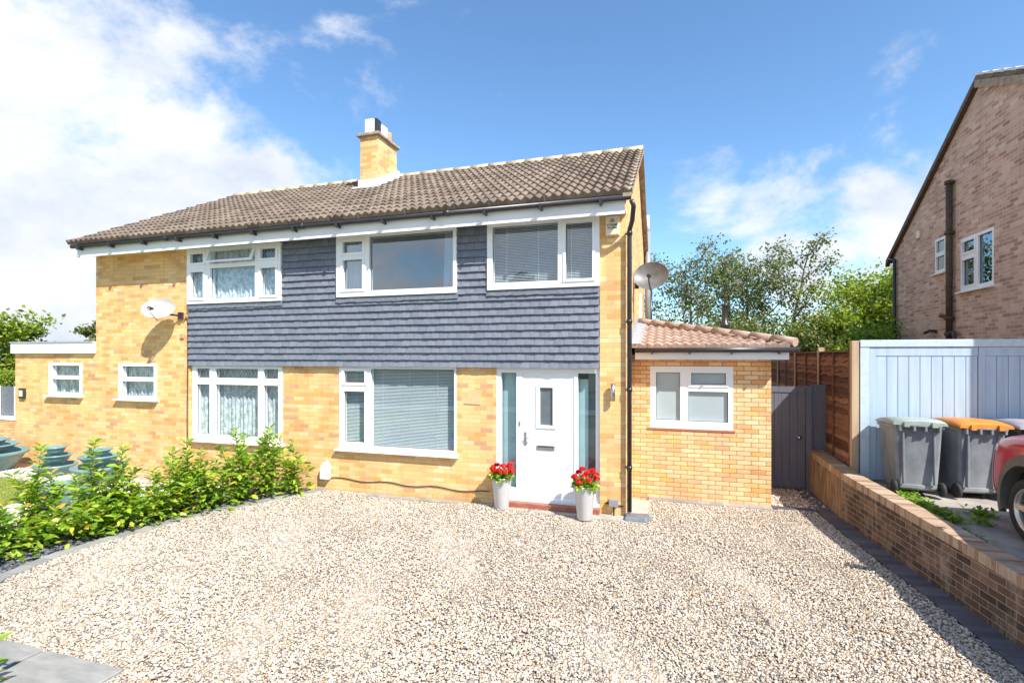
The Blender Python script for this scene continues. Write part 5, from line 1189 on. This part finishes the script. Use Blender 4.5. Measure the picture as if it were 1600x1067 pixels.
tree('garden_tree', 'small bright green tree in front of the larger bright tree', 'tree', (6.1, 20.5, 0), 4.3, 1.5, .10, 13000, .11, M['leaf_bright'], M['bark'], 18, False, G2, 9, 1, .38, .2)
tree('garden_tree', 'dark green tree tucked against the corner of the brown brick house', 'tree', (8.6, 20.0, 0), 4.6, 1.1, .10, 9000, .14, M['leaf_dark'], M['bark'], 19, False, G2, 9, 1, .4, .2)
tree('hedge_bush', 'vivid lime green bush above the top of the blue doors', 'bush', (5.9, 16.5, 0.5), 2.75, 1.3, .06, 9000, .10, M['weed'], M['bark'], 20, False, None, 9, 1, .42, .2)
# left of the annex
G3 = 'trees behind the left fence'
tree('garden_tree', 'large leafy green tree at the far left edge', 'tree', (-27.9, 13.5, 0), 4.1, 1.8, .16, 16000, .18, M['leaf_bright'], M['bark'], 21, False, G3, 11, 1, .36, .15)
tree('garden_tree', 'small dark tree right of the large left tree', 'tree', (-28.3, 16.0, 0), 3.9, .75, .10, 4000, .16, M['leaf_dark'], M['bark'], 22, False, G3, 9, 1, .36, .2)
tree('garden_tree', 'sliver of green tree beside the left house corner above the flat roof', 'tree', (-25.3, 17.0, 0), 4.7, .8, .10, 4500, .16, M['leaf_birch'], M['bark'], 23, False, G3, 9, 1, .36, .2)
# across the road: seen only in the window reflections
for i, (x, y, h) in enumerate(((-12, -24, 9.5), (3.5, -25, 11.5))):
    tree('conifer', ['dark conifer across the road, left of the pair', 'taller dark conifer across the road, right of the pair'][i], 'tree', (x, y, 0), h, 1.8, .2, 8000, .3, M['leaf_dark'], M['bark'], 30 + i, False, 'conifers across the road', 12, 1, .3, .1)
# left boundary: low brick wall, slatted fence and clipped hedge
o = MB(); o.box(-24, -14.9, 10.0, 10.22, -0.05, .60); tagit(o.build('garden_wall', M['brick_new']), 'low orange brick wall at the far left behind the teal bowl', 'wall')
f = empty('slatted_fence', 'dark slatted fence with pale posts on the low wall at far left', 'fence', (-19, 10.1, .6))
b = MB(); b.box(-24, -14.9, 9.98, 10.24, .60, .70); x = -24.0
while x < -14.9: b.box(x, x + .10, 10.02, 10.14, .70, 1.60); x += .92
b.build('post', M['fascia'], f)
b = MB(); x = -24.0
while x < -14.95: b.box(x, x + .10, 10.15, 10.17, .72, 1.58); x += .115
b.build('slat', M['lead_dark'], f)
def hedge():
    n = 16000; P = np.stack([RNG.uniform(-24, -15.2, n), RNG.uniform(10.35, 11.0, n), 2.02 - np.abs(RNG.normal(0, .25, n))], 1); D = RNG.normal(0, 1, (n, 3)); N = RNG.normal(0, .5, (n, 3)); N[:, 2] += 1
    e = empty('hedge', 'clipped green hedge above the slatted fence at far left', 'hedge', (-19, 10.7, 0))
    o = leaves('foliage', P, D, N, RNG.uniform(.05, .1, n), RNG.uniform(.018, .03, n), M['leaf_bright'], e, rich=False); o.matrix_parent_inverse = e.matrix_basis.inverted()
    b = MB()
    for k in range(12): b.tube([(-23.5 + k * .72, 10.7, 0), (-23.4 + k * .72, 10.7, 1.8)], [.05, .015], 6)
    b.build('stem', M['bark'], e)
hedge()
